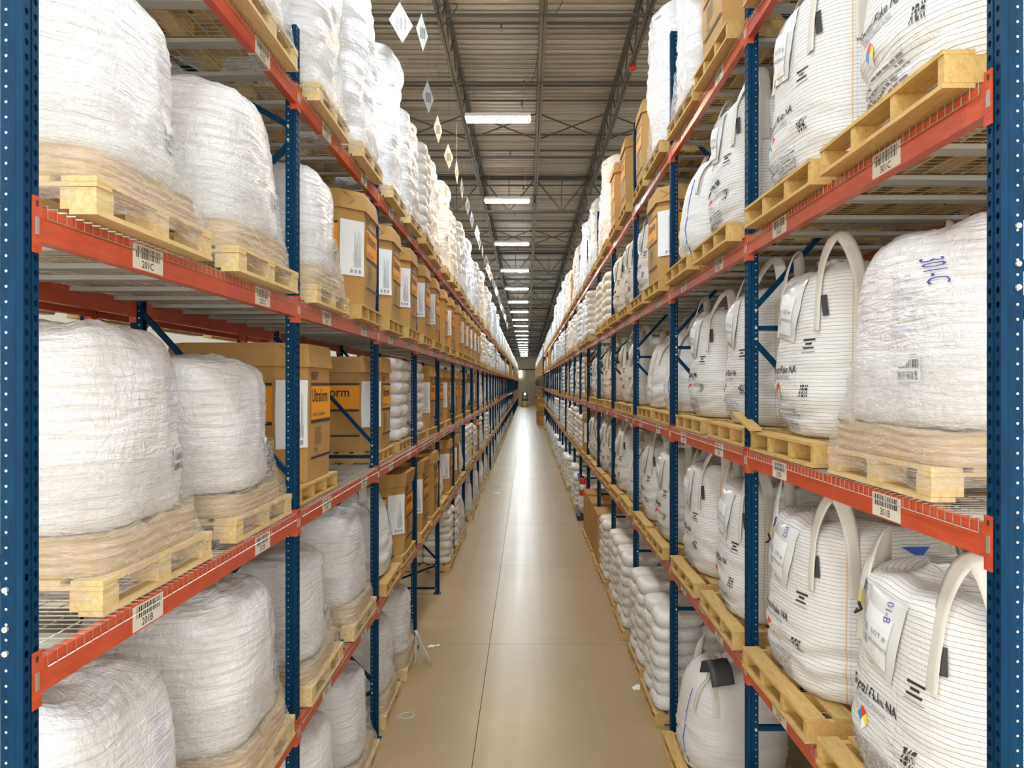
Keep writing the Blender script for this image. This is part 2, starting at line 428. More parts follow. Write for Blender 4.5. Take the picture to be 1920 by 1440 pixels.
# bridging angles between joists, cross bracing
q = MB(); q.box(-5.6, 5.6, -.016, .016, -.003, .003, 'dark_steel'); q.box(-5.6, 5.6, -.018, -.013, -.003, .03, 'dark_steel'); br = q.mesh('bridging')
q = MB(); q.bar((0, 0, 0), (1.56, 0, .60), .028, .02, 'dark_steel', (0, 1, 0)); xb1 = q.mesh('xb1'); q = MB(); q.bar((0, 0, .60), (1.56, 0, 0), .028, .02, 'dark_steel', (0, 1, 0)); xb2 = q.mesh('xb2')
kk = 0
for gi, gy in enumerate(GY):
    for bi, (fy, z) in enumerate(((1.6, 9.46), (1.9, 10.07), (4.0, 9.46), (5.6, 10.07), (8.3, 9.46), (8.5, 10.07), (10.3, 10.07))):
        obj('bridging_angle', br, None, Matrix.Translation((0, gy + fy, z)), label=f'thin steel bridging angle across the joists, {ORD[bi]} in the {ORD[gi]} roof span', category='bridging', group='bridging angles under the roof deck')
    if gi > 0 or True:
        o = obj('cross_bracing', None, None, Matrix.Translation((0, gy + 7.1, 9.49)), label=f'row of crossed steel braces between roof joists in the {ORD[gi]} roof span', category='bracing', group='cross bracing')
        for x in JX[:-1]:
            obj('brace', xb1, o, Matrix.Translation((x, 0, 0))); obj('brace', xb2, o, Matrix.Translation((x, .03, 0)))
# loose conduit loops
def conduit(pts, r=.006, mname='dark_steel', **kw):
    q = MB(); q.tube(pts, r, mname, 5); return obj('conduit', q.mesh('conduit', True), **kw)
conduit([(.42 + .14 * sin(t / 10 * pi), 10.6 + .02 * t, 10.08 - t * .055) for t in range(11)], label='thin loose conduit hanging beside the centre roof joist near the camera', category='conduit')
conduit([(.2 - .28 * (t / 10) ** 1.5, 13.1 + .03 * t, 10.05 - .04 * t - .5 * sin(t / 10 * pi) * .5) for t in range(11)], label='thin drooping cable between the centre joist and the warm lamp', category='cable')
conduit([(-1.34 + .30 * sin(t / 12 * pi), 10.4 + .05 * t, 9.42 + .2 * sin(t / 12 * pi)) for t in range(13)], .008, label='pale cable looped over the bottom chord of the left roof joist', category='cable')
# red heads on right joist
q = MB(); q.tube([(0, 0, 0), (0, 0, -.04), (0, 0, -.09)], .06, 'red', 10); rh = q.mesh('alarm', True)
for i, (x, y, z) in enumerate(((1.83, 12.4, 9.475),)):
    obj('fire_bell', rh, None, Matrix.Translation((x, y, z)), label=('round red bell under the right roof joist near the camera', 'small red bell under the right roof joist farther down the aisle')[i], category='alarm')

# ------------------------------------------------------------------ lamps
def lamp_node(lm):
    q = MB(); q.box(-.62, .62, -.16, .16, .03, .09, 'lamp_body'); q.box(-.60, .60, -.05, .05, .09, .13, 'lamp_body'); body = q.mesh('lamp_housing')
    q = MB()
    n = 10; vs = []
    for X in (-.60, .60):
        for i in range(n + 1):
            t = pi * i / n; vs.append((X, -.145 * cos(t), .03 - .055 * sin(t)))
    q.add(vs, [(i, i + 1, n + 2 + i, n + 1 + i) for i in range(n)] + [tuple(range(n + 1)), tuple(range(2 * n + 1, n, -1))], lm)
    lens = q.mesh('lamp_lens', True)
    q = MB(); q.tube([(0, 0, .12), (0, 0, 1.0)], .004, 'zinc', 4); wire = q.mesh('lamp_wire')
    return Node('ceiling_lamp', None, [Node('housing', body, [Node('lens', lens)]), Node('suspension_wire', wire, T=Matrix.Translation((-.5, 0, 0))), Node('suspension_wire', wire, T=Matrix.Translation((.5, 0, 0)))])
lampC, lampW = lamp_node('lamp'), lamp_node('lamp_warm')
for i, y in enumerate(LAMP_Y):
    warm = i in (3, 5, 11)
    seen = i - 3
    lab = (f'{"warm glowing" if warm else "cool white"} ceiling lamp over the aisle, {ORD[seen] if 0 <= seen else ("behind the camera", "above the camera", "just ahead of the camera")[i]} in the row')
    inst(lampW if warm else lampC, Matrix.Translation((LAMP_X + .003 * seen, y, LAMP_Z)), label=lab, category='lamp', group='ceiling lamps above the aisle')
for sx in (-6.0, 6.0):
    for i, y in enumerate(LAMP_Y[:9]):
        inst(lampC, Matrix.Translation((LAMP_X + sx, y, LAMP_Z)), label=f'ceiling lamp over the neighbouring aisle {"left" if sx < 0 else "right"} of the racks, {ORD[i]} in its row', category='lamp', group='ceiling lamps of neighbouring aisles')

# ------------------------------------------------------------------ hanging placards
q = MB()
s_ = .205
mp = lambda x, z: (x, -.003, z)
vs = [(.02, -.002, -s_ * 1.1), (s_ * .86, -.002, .03), (-.02, -.002, s_ * 1.1), (-s_ * .86, -.002, -.03), (.02, .002, -s_ * 1.1), (s_ * .86, .002, .03), (-.02, .002, s_ * 1.1), (-s_ * .86, .002, -.03)]
q.add(vs, [(0, 1, 2, 3), (7, 6, 5, 4), (0, 4, 5, 1), (1, 5, 6, 2), (2, 6, 7, 3), (3, 7, 4, 0)], 'placard_card')
plate = q.mesh('placard')
q = MB(); rr = random.Random(3)
for i in range(9):
    o = -.072 + i * .018; w = .006 + .006 * rr.random()
    for yo in (-.003, .003): q.add([(o, yo, -.075 + o * .3), (o + w, yo, -.075 + o * .3), (o + w, yo, .065 + o * .3), (o, yo, .065 + o * .3)], [(0, 1, 2, 3)], 'ink')
code = q.mesh('placard_code')
q = MB(); q.tube([(0, 0, .22), (0, 0, 2.05)], .0022, 'grey_steel', 4); pw = q.mesh('placard_wire')
PY = [(8.2, -1.44, 8.10, 50), (8.9, -1.30, 8.33, 74), (10.3, -1.42, 8.09, 70), (11.6, -1.44, 8.09, 74), (12.9, -1.41, 8.06, 68), (14.0, -1.37, 8.1, 84)]
yy = 15.2
rr = random.Random(11)
while yy < 52: PY.append((yy, -1.40 + .05 * rr.random(), 8.08 + .05 * rr.random(), rr.uniform(62, 86))); yy += 1.25 * (1 + .01 * yy)
for i, (y, x, z, rot) in enumerate(PY):
    o = obj('hanging_placard', None, None, Matrix.Translation((x, y, z)) @ Matrix.Rotation(radians(rot), 4, 'Z'),
            label=f'white diamond barcode placard hung on a wire, {ORD[i]} from the camera', category='placard', group='hanging diamond placards' if i < 16 else 'far hanging placards')
    obj('plate', plate, o); obj('barcode', code, o); obj('wire', pw, o)

# ------------------------------------------------------------------ rack parts
def hole_strip(mb, p0, p1, h, kind, pitch=.0508, m='blue'):
    """vertical strip from p0 to p1 (xy), height h, with real punched holes down its middle"""
    p0 = Vector((*p0, 0)); p1 = Vector((*p1, 0)); n = int(h / pitch); w = (p1 - p0).length; d = (p1 - p0) / w
    if kind == 'tear': ring = [(-.0055, .010), (0, .0125), (.0055, .010), (.0095, .003), (.0060, -.009), (0, -.013), (-.0060, -.009), (-.0095, .003)]
    else: ring = [(-.0045, .0045), (0, .006), (.0045, .0045), (.006, 0), (.0045, -.0045), (0, -.006), (-.0045, -.0045), (-.006, 0)]
    outer = [(-w / 2, pitch / 2), (0, pitch / 2), (w / 2, pitch / 2), (w / 2, 0), (w / 2, -pitch / 2), (0, -pitch / 2), (-w / 2, -pitch / 2), (-w / 2, 0)]
    for k in range(n):
        zc = (k + .5) * pitch; vs = []
        for a, b in ring + outer: q = p0 + d * (w / 2 + a); vs.append((q.x, q.y, zc + b))
        mb.add(vs, [(i, (i + 1) % 8, 8 + (i + 1) % 8, 8 + i) for i in range(8)], m)
    top = n * pitch
    if h - top > .001: mb.add([(p0.x, p0.y, top), (p1.x, p1.y, top), (p1.x, p1.y, h), (p0.x, p0.y, h)], [(0, 1, 2, 3)], m)
def post_mesh(h, holes=True):
    mb = MB()
    # section: face at y=0 from x=-.038..038, sides back to y=.08 with a jog, returns
    def seg(p0, p1, kind=None):
        if kind and holes: hole_strip(mb, p0, p1, h, kind)
        else: mb.add([(*p0, 0), (*p1, 0), (*p1, h), (*p0, h)], [(0, 1, 2, 3)], 'blue')
    seg((-.038, 0), (-.0055, 0), 'tear'); seg((-.0055, 0), (-.0055, .004)); seg((-.0055, .004), (.0055, .004)); seg((.0055, .004), (.0055, 0)); seg((.0055, 0), (.038, 0), 'tear')
    for s in (-1, 1):
        seg((s * .038, 0), (s * .038, .024)); seg((s * .038, .024), (s * .033, .029)); seg((s * .033, .029), (s * .033, .050), None); seg((s * .033, .050), (s * .033, .080)); seg((s * .033, .080), (s * .016, .080))
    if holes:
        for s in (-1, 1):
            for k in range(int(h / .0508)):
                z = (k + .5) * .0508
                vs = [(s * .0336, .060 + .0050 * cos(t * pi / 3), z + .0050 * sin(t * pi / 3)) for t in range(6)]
                mb.add(vs, [tuple(range(6))], 'hole')  # pale disc stands in for brightness seen through each side hole
    return mb.mesh('upright_post')
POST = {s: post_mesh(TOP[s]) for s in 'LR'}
POST_PLAIN = {s: post_mesh(TOP[s], False) for s in 'LR'}
q = MB(); q.box(-.07, .07, -.03, .11, 0, .008, 'blue'); q.tube([(.05, .09, .008), (.05, .09, .03)], .008, 'zinc', 6); q.tube([(-.05, -.01, .008), (-.05, -.01, .03)], .008, 'zinc', 6); FOOT = q.mesh('base_plate')
q = MB(); q.tube([(-.042, 0, 0), (.042, 0, 0)], .010, 'hole', 8); BOLT = q.mesh('bolt')
NODES = {'L': [.16, 3.22], 'R': [1.50, 4.44]}
def brace_mesh(a, b):
    q = MB(); a = Vector((0, *a)); b = Vector((0, *b))
    q.bar(a, b, .036, .034, 'blue', (1, 0, 0)); return q.mesh('brace')
def frame_node(side, holes=True):
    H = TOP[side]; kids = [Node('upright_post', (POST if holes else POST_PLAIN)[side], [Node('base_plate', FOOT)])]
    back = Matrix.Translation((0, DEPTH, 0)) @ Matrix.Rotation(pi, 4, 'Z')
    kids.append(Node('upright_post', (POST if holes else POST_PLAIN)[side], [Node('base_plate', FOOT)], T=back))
    y0, y1 = .045, DEPTH - .045
    n0 = NODES[side][1]; step = 1.30; bolts = []
    zs = NODES[side]
    for z in zs:
        kids.append(Node('horizontal_brace', brace_mesh((y0, z - .06), (y1, z - .06)))); bolts += [(y0, z - .06)]
    # zigzag: front nodes every 2*step, back nodes between
    z = n0; up = True
    zf = n0 + .07
    while zf < H - .4:
        zb = min(zf + 1.22, H - .1); kids.append(Node('diagonal_brace', brace_mesh((y0, zf), (y1, zb)))); bolts.append((y0, zf))
        zf2 = zb + 1.22
        if zf2 < H - .05: kids.append(Node('diagonal_brace', brace_mesh((y1, zb + .06), (y0, zf2)))); bolts.append((y0, zf2))
        zf = zf2 + .1
    zf = n0 - .14
    while zf > .3:
        zb = max(zf - 1.22, .12); kids.append(Node('diagonal_brace', brace_mesh((y0, zf), (y1, zb)))); bolts.append((y0, zf))
        zf2 = zb - 1.22
        if zf2 > .1: kids.append(Node('diagonal_brace', brace_mesh((y1, zb - .06), (y0, zf2)))); bolts.append((y0, zf2))
        zf = zf2 - .1
    for (y, z) in bolts: kids.append(Node('bolt', BOLT, T=Matrix.Translation((0, .060, z))))
    return Node('upright_frame', None, kids)
FR = {s: frame_node(s) for s in 'LR'}; FRP = {s: frame_node(s, False) for s in 'LR'}

def beam_mesh():
    L = BAY - .08; q = MB()
    # step beam section: y from -.004(front) to .045 ; z .03-.15
    x0, x1 = -L / 2, L / 2
    pr = [(-.003, .030), (-.003, .148), (.030, .150), (.030, .112), (.046, .112), (.046, .030)]
    vs = [(x, y, z) for x in (x0, x1) for (y, z) in pr]; n = len(pr)
    q.add(vs, [(i, (i + 1) % n, n + (i + 1) % n, n + i) for i in range(n)] + [tuple(range(n)), tuple(range(2 * n - 1, n - 1, -1))], 'orange')
    return q.mesh('beam_rail')
def conn_mesh(s):
    q = MB(); x0 = s * (BAY - .08) / 2; x1 = s * BAY / 2 - s * .001
    q.box(min(x0, x1), max(x0, x1), -.0065, -.001, -.012, .180, 'orange')
    q.box(min(x0 - s * .004, x0 + s * .001), max(x0 - s * .004, x0 + s * .001), -.0065, .045, -.012, .180, 'orange')
    for k in range(4): z = .01 + k * .045; q.box(min(x0 + s * .016, x0 + s * .026), max(x0 + s * .016, x0 + s * .026), -.0085, -.0065, z, z + .02, 'ink' if k % 2 else 'orange')
    return q.mesh('end_connector')
def clip_mesh(s):
    q = MB(); x0 = s * (BAY - .08) / 2
    q.box(min(x0 + s * .012, x0 + s * .028), max(x0 + s * .012, x0 + s * .028), -.0095, -.0065, .05, .11, 'zinc'); return q.mesh('safety_clip')
CLIP = [clip_mesh(-1), clip_mesh(1)]
BEAM = beam_mesh(); CON = [conn_mesh(-1), conn_mesh(1)]
def sticker(txt, under=False, seed=0):
    q = MB(); f = lambda x, z: (x, -.0042, z)
    q.box(-.125, .125, -.004, -.003, .036, .142, 'label')
    bars(q, f, -.10, .10, .085, .135, 'ink', seed)
    if txt: put_text(q, txt, f, -.055, .046, .045, 'ink')
    if under:
        q.box(-.125, .125, -.004, .046, .0285, .0295, 'label')
        r = random.Random(seed); x = -.10
        while x < .1: q.box(x, x + .006, 0, .042, .0278, .0284, 'ink'); x += r.choice((.012, .016, .02))
        for k in range(5): q.box(-.12, .12, .002 + k * .009, .005 + k * .009, .0275, .0280, 'grey_print')
    return q.mesh('barcode_label')
GENERIC = sticker(None, False, 5)
def place_beam(side, bay, lv, back=False, row2=False):
    y = Y1[side] + BAY * bay + BAY / 2 - .038; z = LV[side][lv - 1]
    xf = XS[side]
    if row2: xf = XS[side] + DEPTH + .285
    T = side_T(side, xf, y, z)
    if back: T = T @ Matrix.Translation((0, DEPTH, 0)) @ Matrix.Rotation(pi, 4, 'Z')
    where = 'back' if back else 'aisle'
    if row2: where = 'farther row'
    o = obj('rack_beam', None, None, T, label=f'orange {where} beam under the {SHELF[lv]} of the {SIDE[side]} rack, {ORD[bay]} bay', category='rack beam', group=f'orange rack beams on the {SIDE[side]}' + (' rear' if back or row2 else ''))
    obj('rail', BEAM, o); ec = [obj('end_connector', CON[0], o), obj('end_connector', CON[1], o)]
    if bay < 4 and not row2: obj('safety_clip', CLIP[0], ec[0]); obj('safety_clip', CLIP[1], ec[1])
    if not back and not row2:
        let = 'ABCD'[lv]if lv < 4 else 'E'
        for h, off in ((0, .70), (1, 2.06)):
            x = (off - BAY / 2 + .038) * (1 if side == 'L' else -1)
            num = (201 if side == 'L' else 301) + 2 * bay + h
            me = sticker(f'{num}{"ABCDE"[lv - 1] if False else ["A", "B", "C", "D"][lv - 1]}', side == 'L' and lv == 4, num * 7 + lv) if bay < 5 else GENERIC
            obj('barcode_label', me, o, Matrix.Translation((x, 0, 0)))
# wire deck
def deck_nodes():
    W = 1.33; D = DEPTH - .02; q = MB()
    n = int(W / .051)
    for i in range(n + 1):
        x = -W / 2 + W * i / n; z = .156
        q.tube([(x, -.012, z - .045), (x, -.012, z), (x, D, z)], .0028, 'zinc', 3)
    q.tube([(-W / 2, -.012, .112), (W / 2, -.012, .112)], .0028, 'zinc', 3)
    for j in range(1, 12):
        y = D * j / 12; q.tube([(-W / 2, y, .1505), (W / 2, y, .1505)], .0028, 'zinc', 3)
    mesh = q.mesh('wire_mesh')
    c = MB(); c.box(-.045, .045, .032, D - .01, .120, .124, 'channel'); c.box(-.045, -.041, .032, D - .01, .120, .147, 'channel'); c.box(.041, .045, .032, D - .01, .120, .147, 'channel')
    ch = c.mesh('support_channel')
    return Node('wire_deck', None, [Node('wire_mesh', mesh)] + [Node('support_channel', ch, T=Matrix.Translation((x, 0, 0))) for x in (-.48, 0, .48)])
DECK = deck_nodes()
for side in 'LR':
    for i in range(NB + 1):
        y = Y1[side] + BAY * i - .038
        inst(FR[side] if i < 6 else FRP[side], side_T(side, XS[side], y, 0), label=f'dark blue perforated upright frame of the {SIDE[side]} rack, {ORD[i]} from the camera', category='rack frame', group=f'upright frames on the {SIDE[side]}')
        if i < 5:
            T = side_T(side, XS[side] + DEPTH + .285, y, 0)
            inst(FRP[side], T, label=f'dark upright frame in the row behind the {SIDE[side]} rack, {ORD[i]} from the camera', category='rack frame', group=f'rear row frames on the {SIDE[side]}')
    for b in range(NB):
        for lv in (1, 2, 3, 4):
            place_beam(side, b, lv)
            if b < 7: place_beam(side, b, lv, True)
            if b < 3: place_beam(side, b, lv, False, True)
            if b < 10:
                for h in (0, 1):
                    y = Y1[side] + BAY * b - .038 + BAY / 2 + (h - .5) * 1.34
                    inst(DECK, side_T(side, XS[side], y, LV[side][lv - 1]), label=f'galvanised wire mesh deck, {SHELF[lv]} of the {SIDE[side]} rack, {ORD[b]} bay, {"nearer" if h == 0 else "farther"} half', category='wire deck', group=f'wire decks on the {SIDE[side]}')

# ------------------------------------------------------------------ pallets
def bx(x0, x1, y0, y1, z0, z1, m): q = MB(); q.box(x0, x1, y0, y1, z0, z1, m); return q.mesh('board')
def block_pallet(W=.98, D=1.16, m='pale_wood'):
    """wooden block pallet: local x along aisle, y depth (front at y=0)"""
    k = []; hw = W / 2
    nb = 7; bw = .13
    for i in range(nb):
        y = i * (D - bw) / (nb - 1); k.append(('deck_board', (-hw, hw, y, y + bw, .122, .142)))
    for x in (-hw, -.05, hw - .10): k.append(('stringer_board', (x, x + .10, 0, D, .104, .121)))
    for x in (-hw, -.06, hw - .12):
        for y in (0, D / 2 - .07, D - .14): k.append(('block', (x + .004, x + .116, y + .004, y + .136, .022, .103)))
    for y in (0, D / 2 - .05, D - .10): k.append(('bottom_board', (-hw, hw, y, y + .10, .001, .021)))
    return k, m
def stringer_pallet(W=1.12, D=1.16, m='wood'):
    k = []; hw = W / 2; nb = 7; bw = .12
    for i in range(nb):
        y = i * (D - bw) / (nb - 1); k.append(('deck_board', (-hw, hw, y, y + bw, .124, .142)))
    for x in (-hw, -hw / 3 - .02, hw / 3 - .02, hw - .04): k.append(('stringer', (x, x + .04, .006, D - .006, .020, .123)))
    for y in (0, .30, D / 2 - .06, D - .42, D - .12): k.append(('bottom_board', (-hw, hw, y, y + .12, .001, .019)))
    return k, m
def pallet_nodes(spec):
    k, m = spec; q = MB()
    for nm, b in k: q.box(*b, m)
    joined = Node('wooden_pallet', q.mesh('pallet'))
    parts = Node('wooden_pallet', None, [Node(nm, bx(*b, m)) for nm, b in k])
    return parts, joined
PAL_B = pallet_nodes(block_pallet()); PAL_S = pallet_nodes(stringer_pallet()); PAL_S2 = pallet_nodes(stringer_pallet(1.02)); 
BLACKP = pallet_nodes((stringer_pallet(1.0)[0], 'black'))
k_, m_ = stringer_pallet()
PH = .144

# ------------------------------------------------------------------ soft goods
def interp(pts, s):
    for i in range(len(pts) - 1):
        if s <= pts[i + 1][0] or i == len(pts) - 2:
            t = (s - pts[i][0]) / (pts[i + 1][0] - pts[i][0]); t = max(0, min(1, t))
            p0 = pts[max(i - 1, 0)]; p1 = pts[i]; p2 = pts[i + 1]; p3 = pts[min(i + 2, len(pts) - 1)]
            out = []
            for c in (1, 2):
                m1 = (p2[c] - p0[c]) / max(p2[0] - p0[0], 1e-6) * (p2[0] - p1[0]); m2 = (p3[c] - p1[c]) / max(p3[0] - p1[0], 1e-6) * (p2[0] - p1[0])
                h = (2 * t ** 3 - 3 * t ** 2 + 1) * p1[c] + (t ** 3 - 2 * t ** 2 + t) * m1 + (-2 * t ** 3 + 3 * t ** 2) * p2[c] + (t ** 3 - t ** 2) * m2
                out.append(h)
            return out
class Blob:
    def __init__(s, a, b, H, n, prof, disp, seed, lean=(0, 0), cy=.58, nu=88, nv=60, ang=None):
        s.a, s.b, s.H, s.n, s.disp, s.seed, s.lean, s.cy, s.nu, s.nv = a, b, H, n, disp, seed, lean, cy, nu, nv
        # reparametrise the profile (r, z) by arc length
        P = [(0, prof[0][0], prof[0][1])]
        for i in range(1, len(prof)):
            d = math.hypot((prof[i][0] - prof[i - 1][0]) * a, (prof[i][1] - prof[i - 1][1]) * H); P.append((P[-1][0] + d, prof[i][0], prof[i][1]))
        s.P = P; s.S = P[-1][0]
        s.smax = max(p[0] for p in P if p[2] >= .0 and p[1] > .55)
    def pt(s, th, sv, off=0.0):
        r, z = interp(s.P, sv); r = max(r, 0)
        c, q = cos(th), sin(th); g = (abs(c) ** s.n + abs(q) ** s.n) ** (-1 / s.n)
        d, dz = s.disp(th, sv, r, z)
        e = 1 + (d / .5) * min(1, r * 1.5)
        zz = z * s.H + dz
        x = r * s.a * g * c * e + off * c + s.lean[0] * z * z; y = r * s.b * g * q * e + off * q + s.lean[1] * z * z
        return Vector((x, y + s.cy, zz))
    def mesh(s, name, m):
        q = MB(); nu, nv = s.nu, s.nv; vs = []
        for j in range(nv + 1):
            sv = s.S * j / nv
            for i in range(nu): vs.append(s.pt(2 * pi * i / nu, sv))
        fs = []
        for j in range(nv):
            for i in range(nu):
                a = j * nu + i; b = j * nu + (i + 1) % nu
                fs.append((a, b, b + nu, a + nu)); u0 = i / nu * 3.8; u1 = (i + 1) / nu * 3.8; v0 = s.S * j / nv; v1 = s.S * (j + 1) / nv
                q.uv[len(fs) - 1] = ((u0, v0), (u1, v0), (u1, v1), (u0, v1))
        q.add(vs, fs, m); return q.mesh(name, True)
    def on(s, th0, off=.006):
        def f(t, z):
            lo, hi = 0, s.smax
            for _ in range(14):
                mid = (lo + hi) / 2
                if interp(s.P, mid)[1] * s.H < z: lo = mid
                else: hi = mid
            sv = (lo + hi) / 2; a, b = th0 - 1.1, th0 + 1.1; tx, ty = -sin(th0), cos(th0)
            for _ in range(14):
                mid = (a + b) / 2; p = s.pt(mid, sv)
                if (p.x * tx + (p.y - s.cy) * ty) < t: a = mid
                else: b = mid
            return s.pt((a + b) / 2, sv, off)
        return f
FRONT = -pi / 2
def N3(x, y, z): return noise.noise(Vector((x, y, z)))
def disp_stripe(seed, amp=1.0):
    def d(th, sv, r, z):
        c, q = cos(th), sin(th)
        lo = max(0, min(1, (.80 - z) / .5)); lo = lo * lo
        f = N3(c * .9 + seed, q * .9, sv * 15 + 1.2 * N3(c * 2, q * 2 + seed, sv * 2)); f = (1 - abs(f) * 2.2)
        d_ = amp * (.026 * lo * f + .018 * N3(c * 1.3 + seed, q * 1.3, sv * 1.8))
        top = max(0, (z - .86) / .14)
        d_ += top * .05 * N3(c * 2.5, q * 2.5 + seed, sv * 5)
        dz = top * .05 * N3(c * r * 3 + seed, q * r * 3, 2.2) * amp
        return d_, dz
    return d
def disp_wrap(seed, amp=1.0):
    def d(th, sv, r, z):
        c, q = cos(th), sin(th)
        w = N3(c * 1.6 + seed, q * 1.6, sv * 16 + c * 3); w = 1 - abs(w) * 2
        d_ = amp * (.035 * N3(c * 1.2 + seed, q * 1.2, sv * 1.5) + .008 * w + .010 * N3(c * 5, q * 5 + seed, sv * 6))
        top = max(0, (z - .75) / .25); dz = top * .05 * N3(c * r * 2 + seed, q * r * 2, 1.1) + top * .02 * N3(c * r * 8, q * r * 8 + seed, 1.1)
        return d_, dz
    return d
PROF_S = [(.0, .0), (.60, .0), (.86, .003), (.95, .05), (1.02, .2), (1.03, .42), (.99, .7), (.955, .87), (.90, .95), (.74, 1.0), (.45, .985), (.18, .96), (.0, .955)]
PROF_P = [(.0, .0), (.60, .0), (.88, .004), (.97, .06), (1.03, .25), (1.0, .5), (.93, .72), (.84, .84), (.66, .95), (.42, 1.0), (.2, .99), (.0, .985)]
PROF_W = [(.0, .0), (.60, .0), (.94, .004), (1.0, .05), (1.02, .2), (1.0, .5), (.97, .72), (.92, .85), (.82, .94), (.62, .985), (.3, 1.0), (.0, 1.0)]

def strap_loops(b, H, hi=1.2, seed=0, w=.085, m='strap'):
    """four lifting loops sewn to the sides near the corners"""
    r = random.Random(seed); nodes = []
    for cxs, cys in ((1, -1), (-1, -1), (1, 1), (-1, 1)):
        q = MB(); top = H * (1 + (hi - 1) * r.uniform(.75, 1.15)); fy = FRONT if cys < 0 else pi / 2; fx = 0 if cxs > 0 else pi
        f1 = b.on(fy, .008); f2 = b.on(fx, .008)
        t1 = (.60 * b.a) * cxs * (1 if cys < 0 else -1); t2 = (.52 * b.b) * cys * (1 if cxs > 0 else -1)
        pts = []; nr = []
        zs = [H * .62, H * .70, H * .78, H * .86, H * .90]
        for z in zs: pts.append(f1(t1, z)); nr.append((0, cys, .1))
        A = pts[-1]; lo2 = [f2(t2, z) for z in reversed(zs)]; B = lo2[0]
        jx, jy = r.uniform(-.05, .05), r.uniform(-.05, .05)
        for k in range(1, 12):
            t = k / 12; ph = pi * t
            p = A.lerp(B, t); hgt = sin(ph) ** .75
            p = Vector((p.x + jx * hgt - cxs * .04 * sin(ph), p.y + jy * hgt - cys * .04 * sin(ph), p.z + (top - p.z) * hgt))
            nv = Vector((0, cys, 0)).lerp(Vector((cxs, 0, 0)), t); nv.z = .6 * sin(ph)
            pts.append(p); nr.append(nv)
        for p in lo2: pts.append(p); nr.append((cxs, 0, .1))
        q.ribbon(pts, nr, w, m); nodes.append(Node('lifting_loop', q.mesh('lifting_loop', True)))
    return nodes
def spout(b, H, seed, m='cotton'):
    q = MB(); n = 26; rows = 9; vs = []; fs = []
    r = random.Random(seed); ox, oy = r.uniform(-.08, .08), r.uniform(-.1, .06)
    for j in range(rows + 1):
        t = j / rows; rad = .34 * (1 - t) ** 1.2 + .05 + (.07 * max(0, t - .7) / .3)
        for i in range(n):
            th = 2 * pi * i / n; rr = rad * (1 + .35 * N3(cos(th) * 2 + seed, sin(th) * 2, t * 3) + .16 * sin(th * 7 + seed + t * 2))
            vs.append((ox * t * 2 + rr * cos(th), b.cy + oy * t * 2 + rr * sin(th), H * .93 + .15 * t + .02 * N3(cos(th) * 3, sin(th) * 3, seed + t)))
    for j in range(rows):
        for i in range(n): a = j * n + i; c = j * n + (i + 1) % n; fs.append((a, c, c + n, a + n))
    for k in range(len(fs)):
        j, i = divmod(k, n); q.uv[k] = ((i / n, j * .03), ((i + 1) / n, j * .03), ((i + 1) / n, (j + 1) * .03), (i / n, (j + 1) * .03))
    q.add(vs, fs, m); return Node('filling_spout', q.mesh('spout', True))
def striped_print(b, seed, detail=True, hand=None, lot='M029093673'):
    q = MB(); f = b.on(FRONT, .0055)
    put_text(q, 'Crystal Flake NA', f, -.30, .405, .068, 'ink', .92)
    put_text(q, 'SUPER FORKLIFT SCALE', f, -.24, .365, .030, 'grey_print', .95)
    d = .030; cx, cz = -.14, .29
    title = Node('printed_name', q.mesh('print')); q = MB()
    for (ux, uz, mm) in ((0, 1, 'tagred'), (-1, 0, 'skyblue'), (1, 0, 'yellow'), (0, -1, 'paper')):
        c = (cx + ux * d / 1, cz + uz * d * 1.0)
        q.add([f(c[0], c[1] - d), f(c[0] + d, c[1]), f(c[0], c[1] + d), f(c[0] - d, c[1])], [(0, 1, 2, 3)], mm)
    diamond = Node('hazard_diamond', q.mesh('diamond')); q = MB()
    for k in range(4): bars(q, f, .20, .28, .255 + k * .020, .270 + k * .020, 'ink', seed + k, dens=6)
    if detail:
        for k in range(9):
            r = random.Random(seed * 10 + k); x = -.36
            while x < .12:
                w = r.uniform(.02, .07); put_quad(q, f, x, min(x + w, .14), .185 - k * .018, .193 - k * .018, 'grey_print'); x += w + .012
        for k, (w_, h_) in enumerate(((.10, .012), (.05, .012), (.09, .010), (.12, .006))): put_quad(q, f, .24 - w_ / 2, .24 + w_ / 2, .60 - k * .024, .60 - k * .024 + h_, 'ink' if k < 3 else 'grey_print')
    return [title, diamond, Node('printed_symbols', q.mesh('print'))]
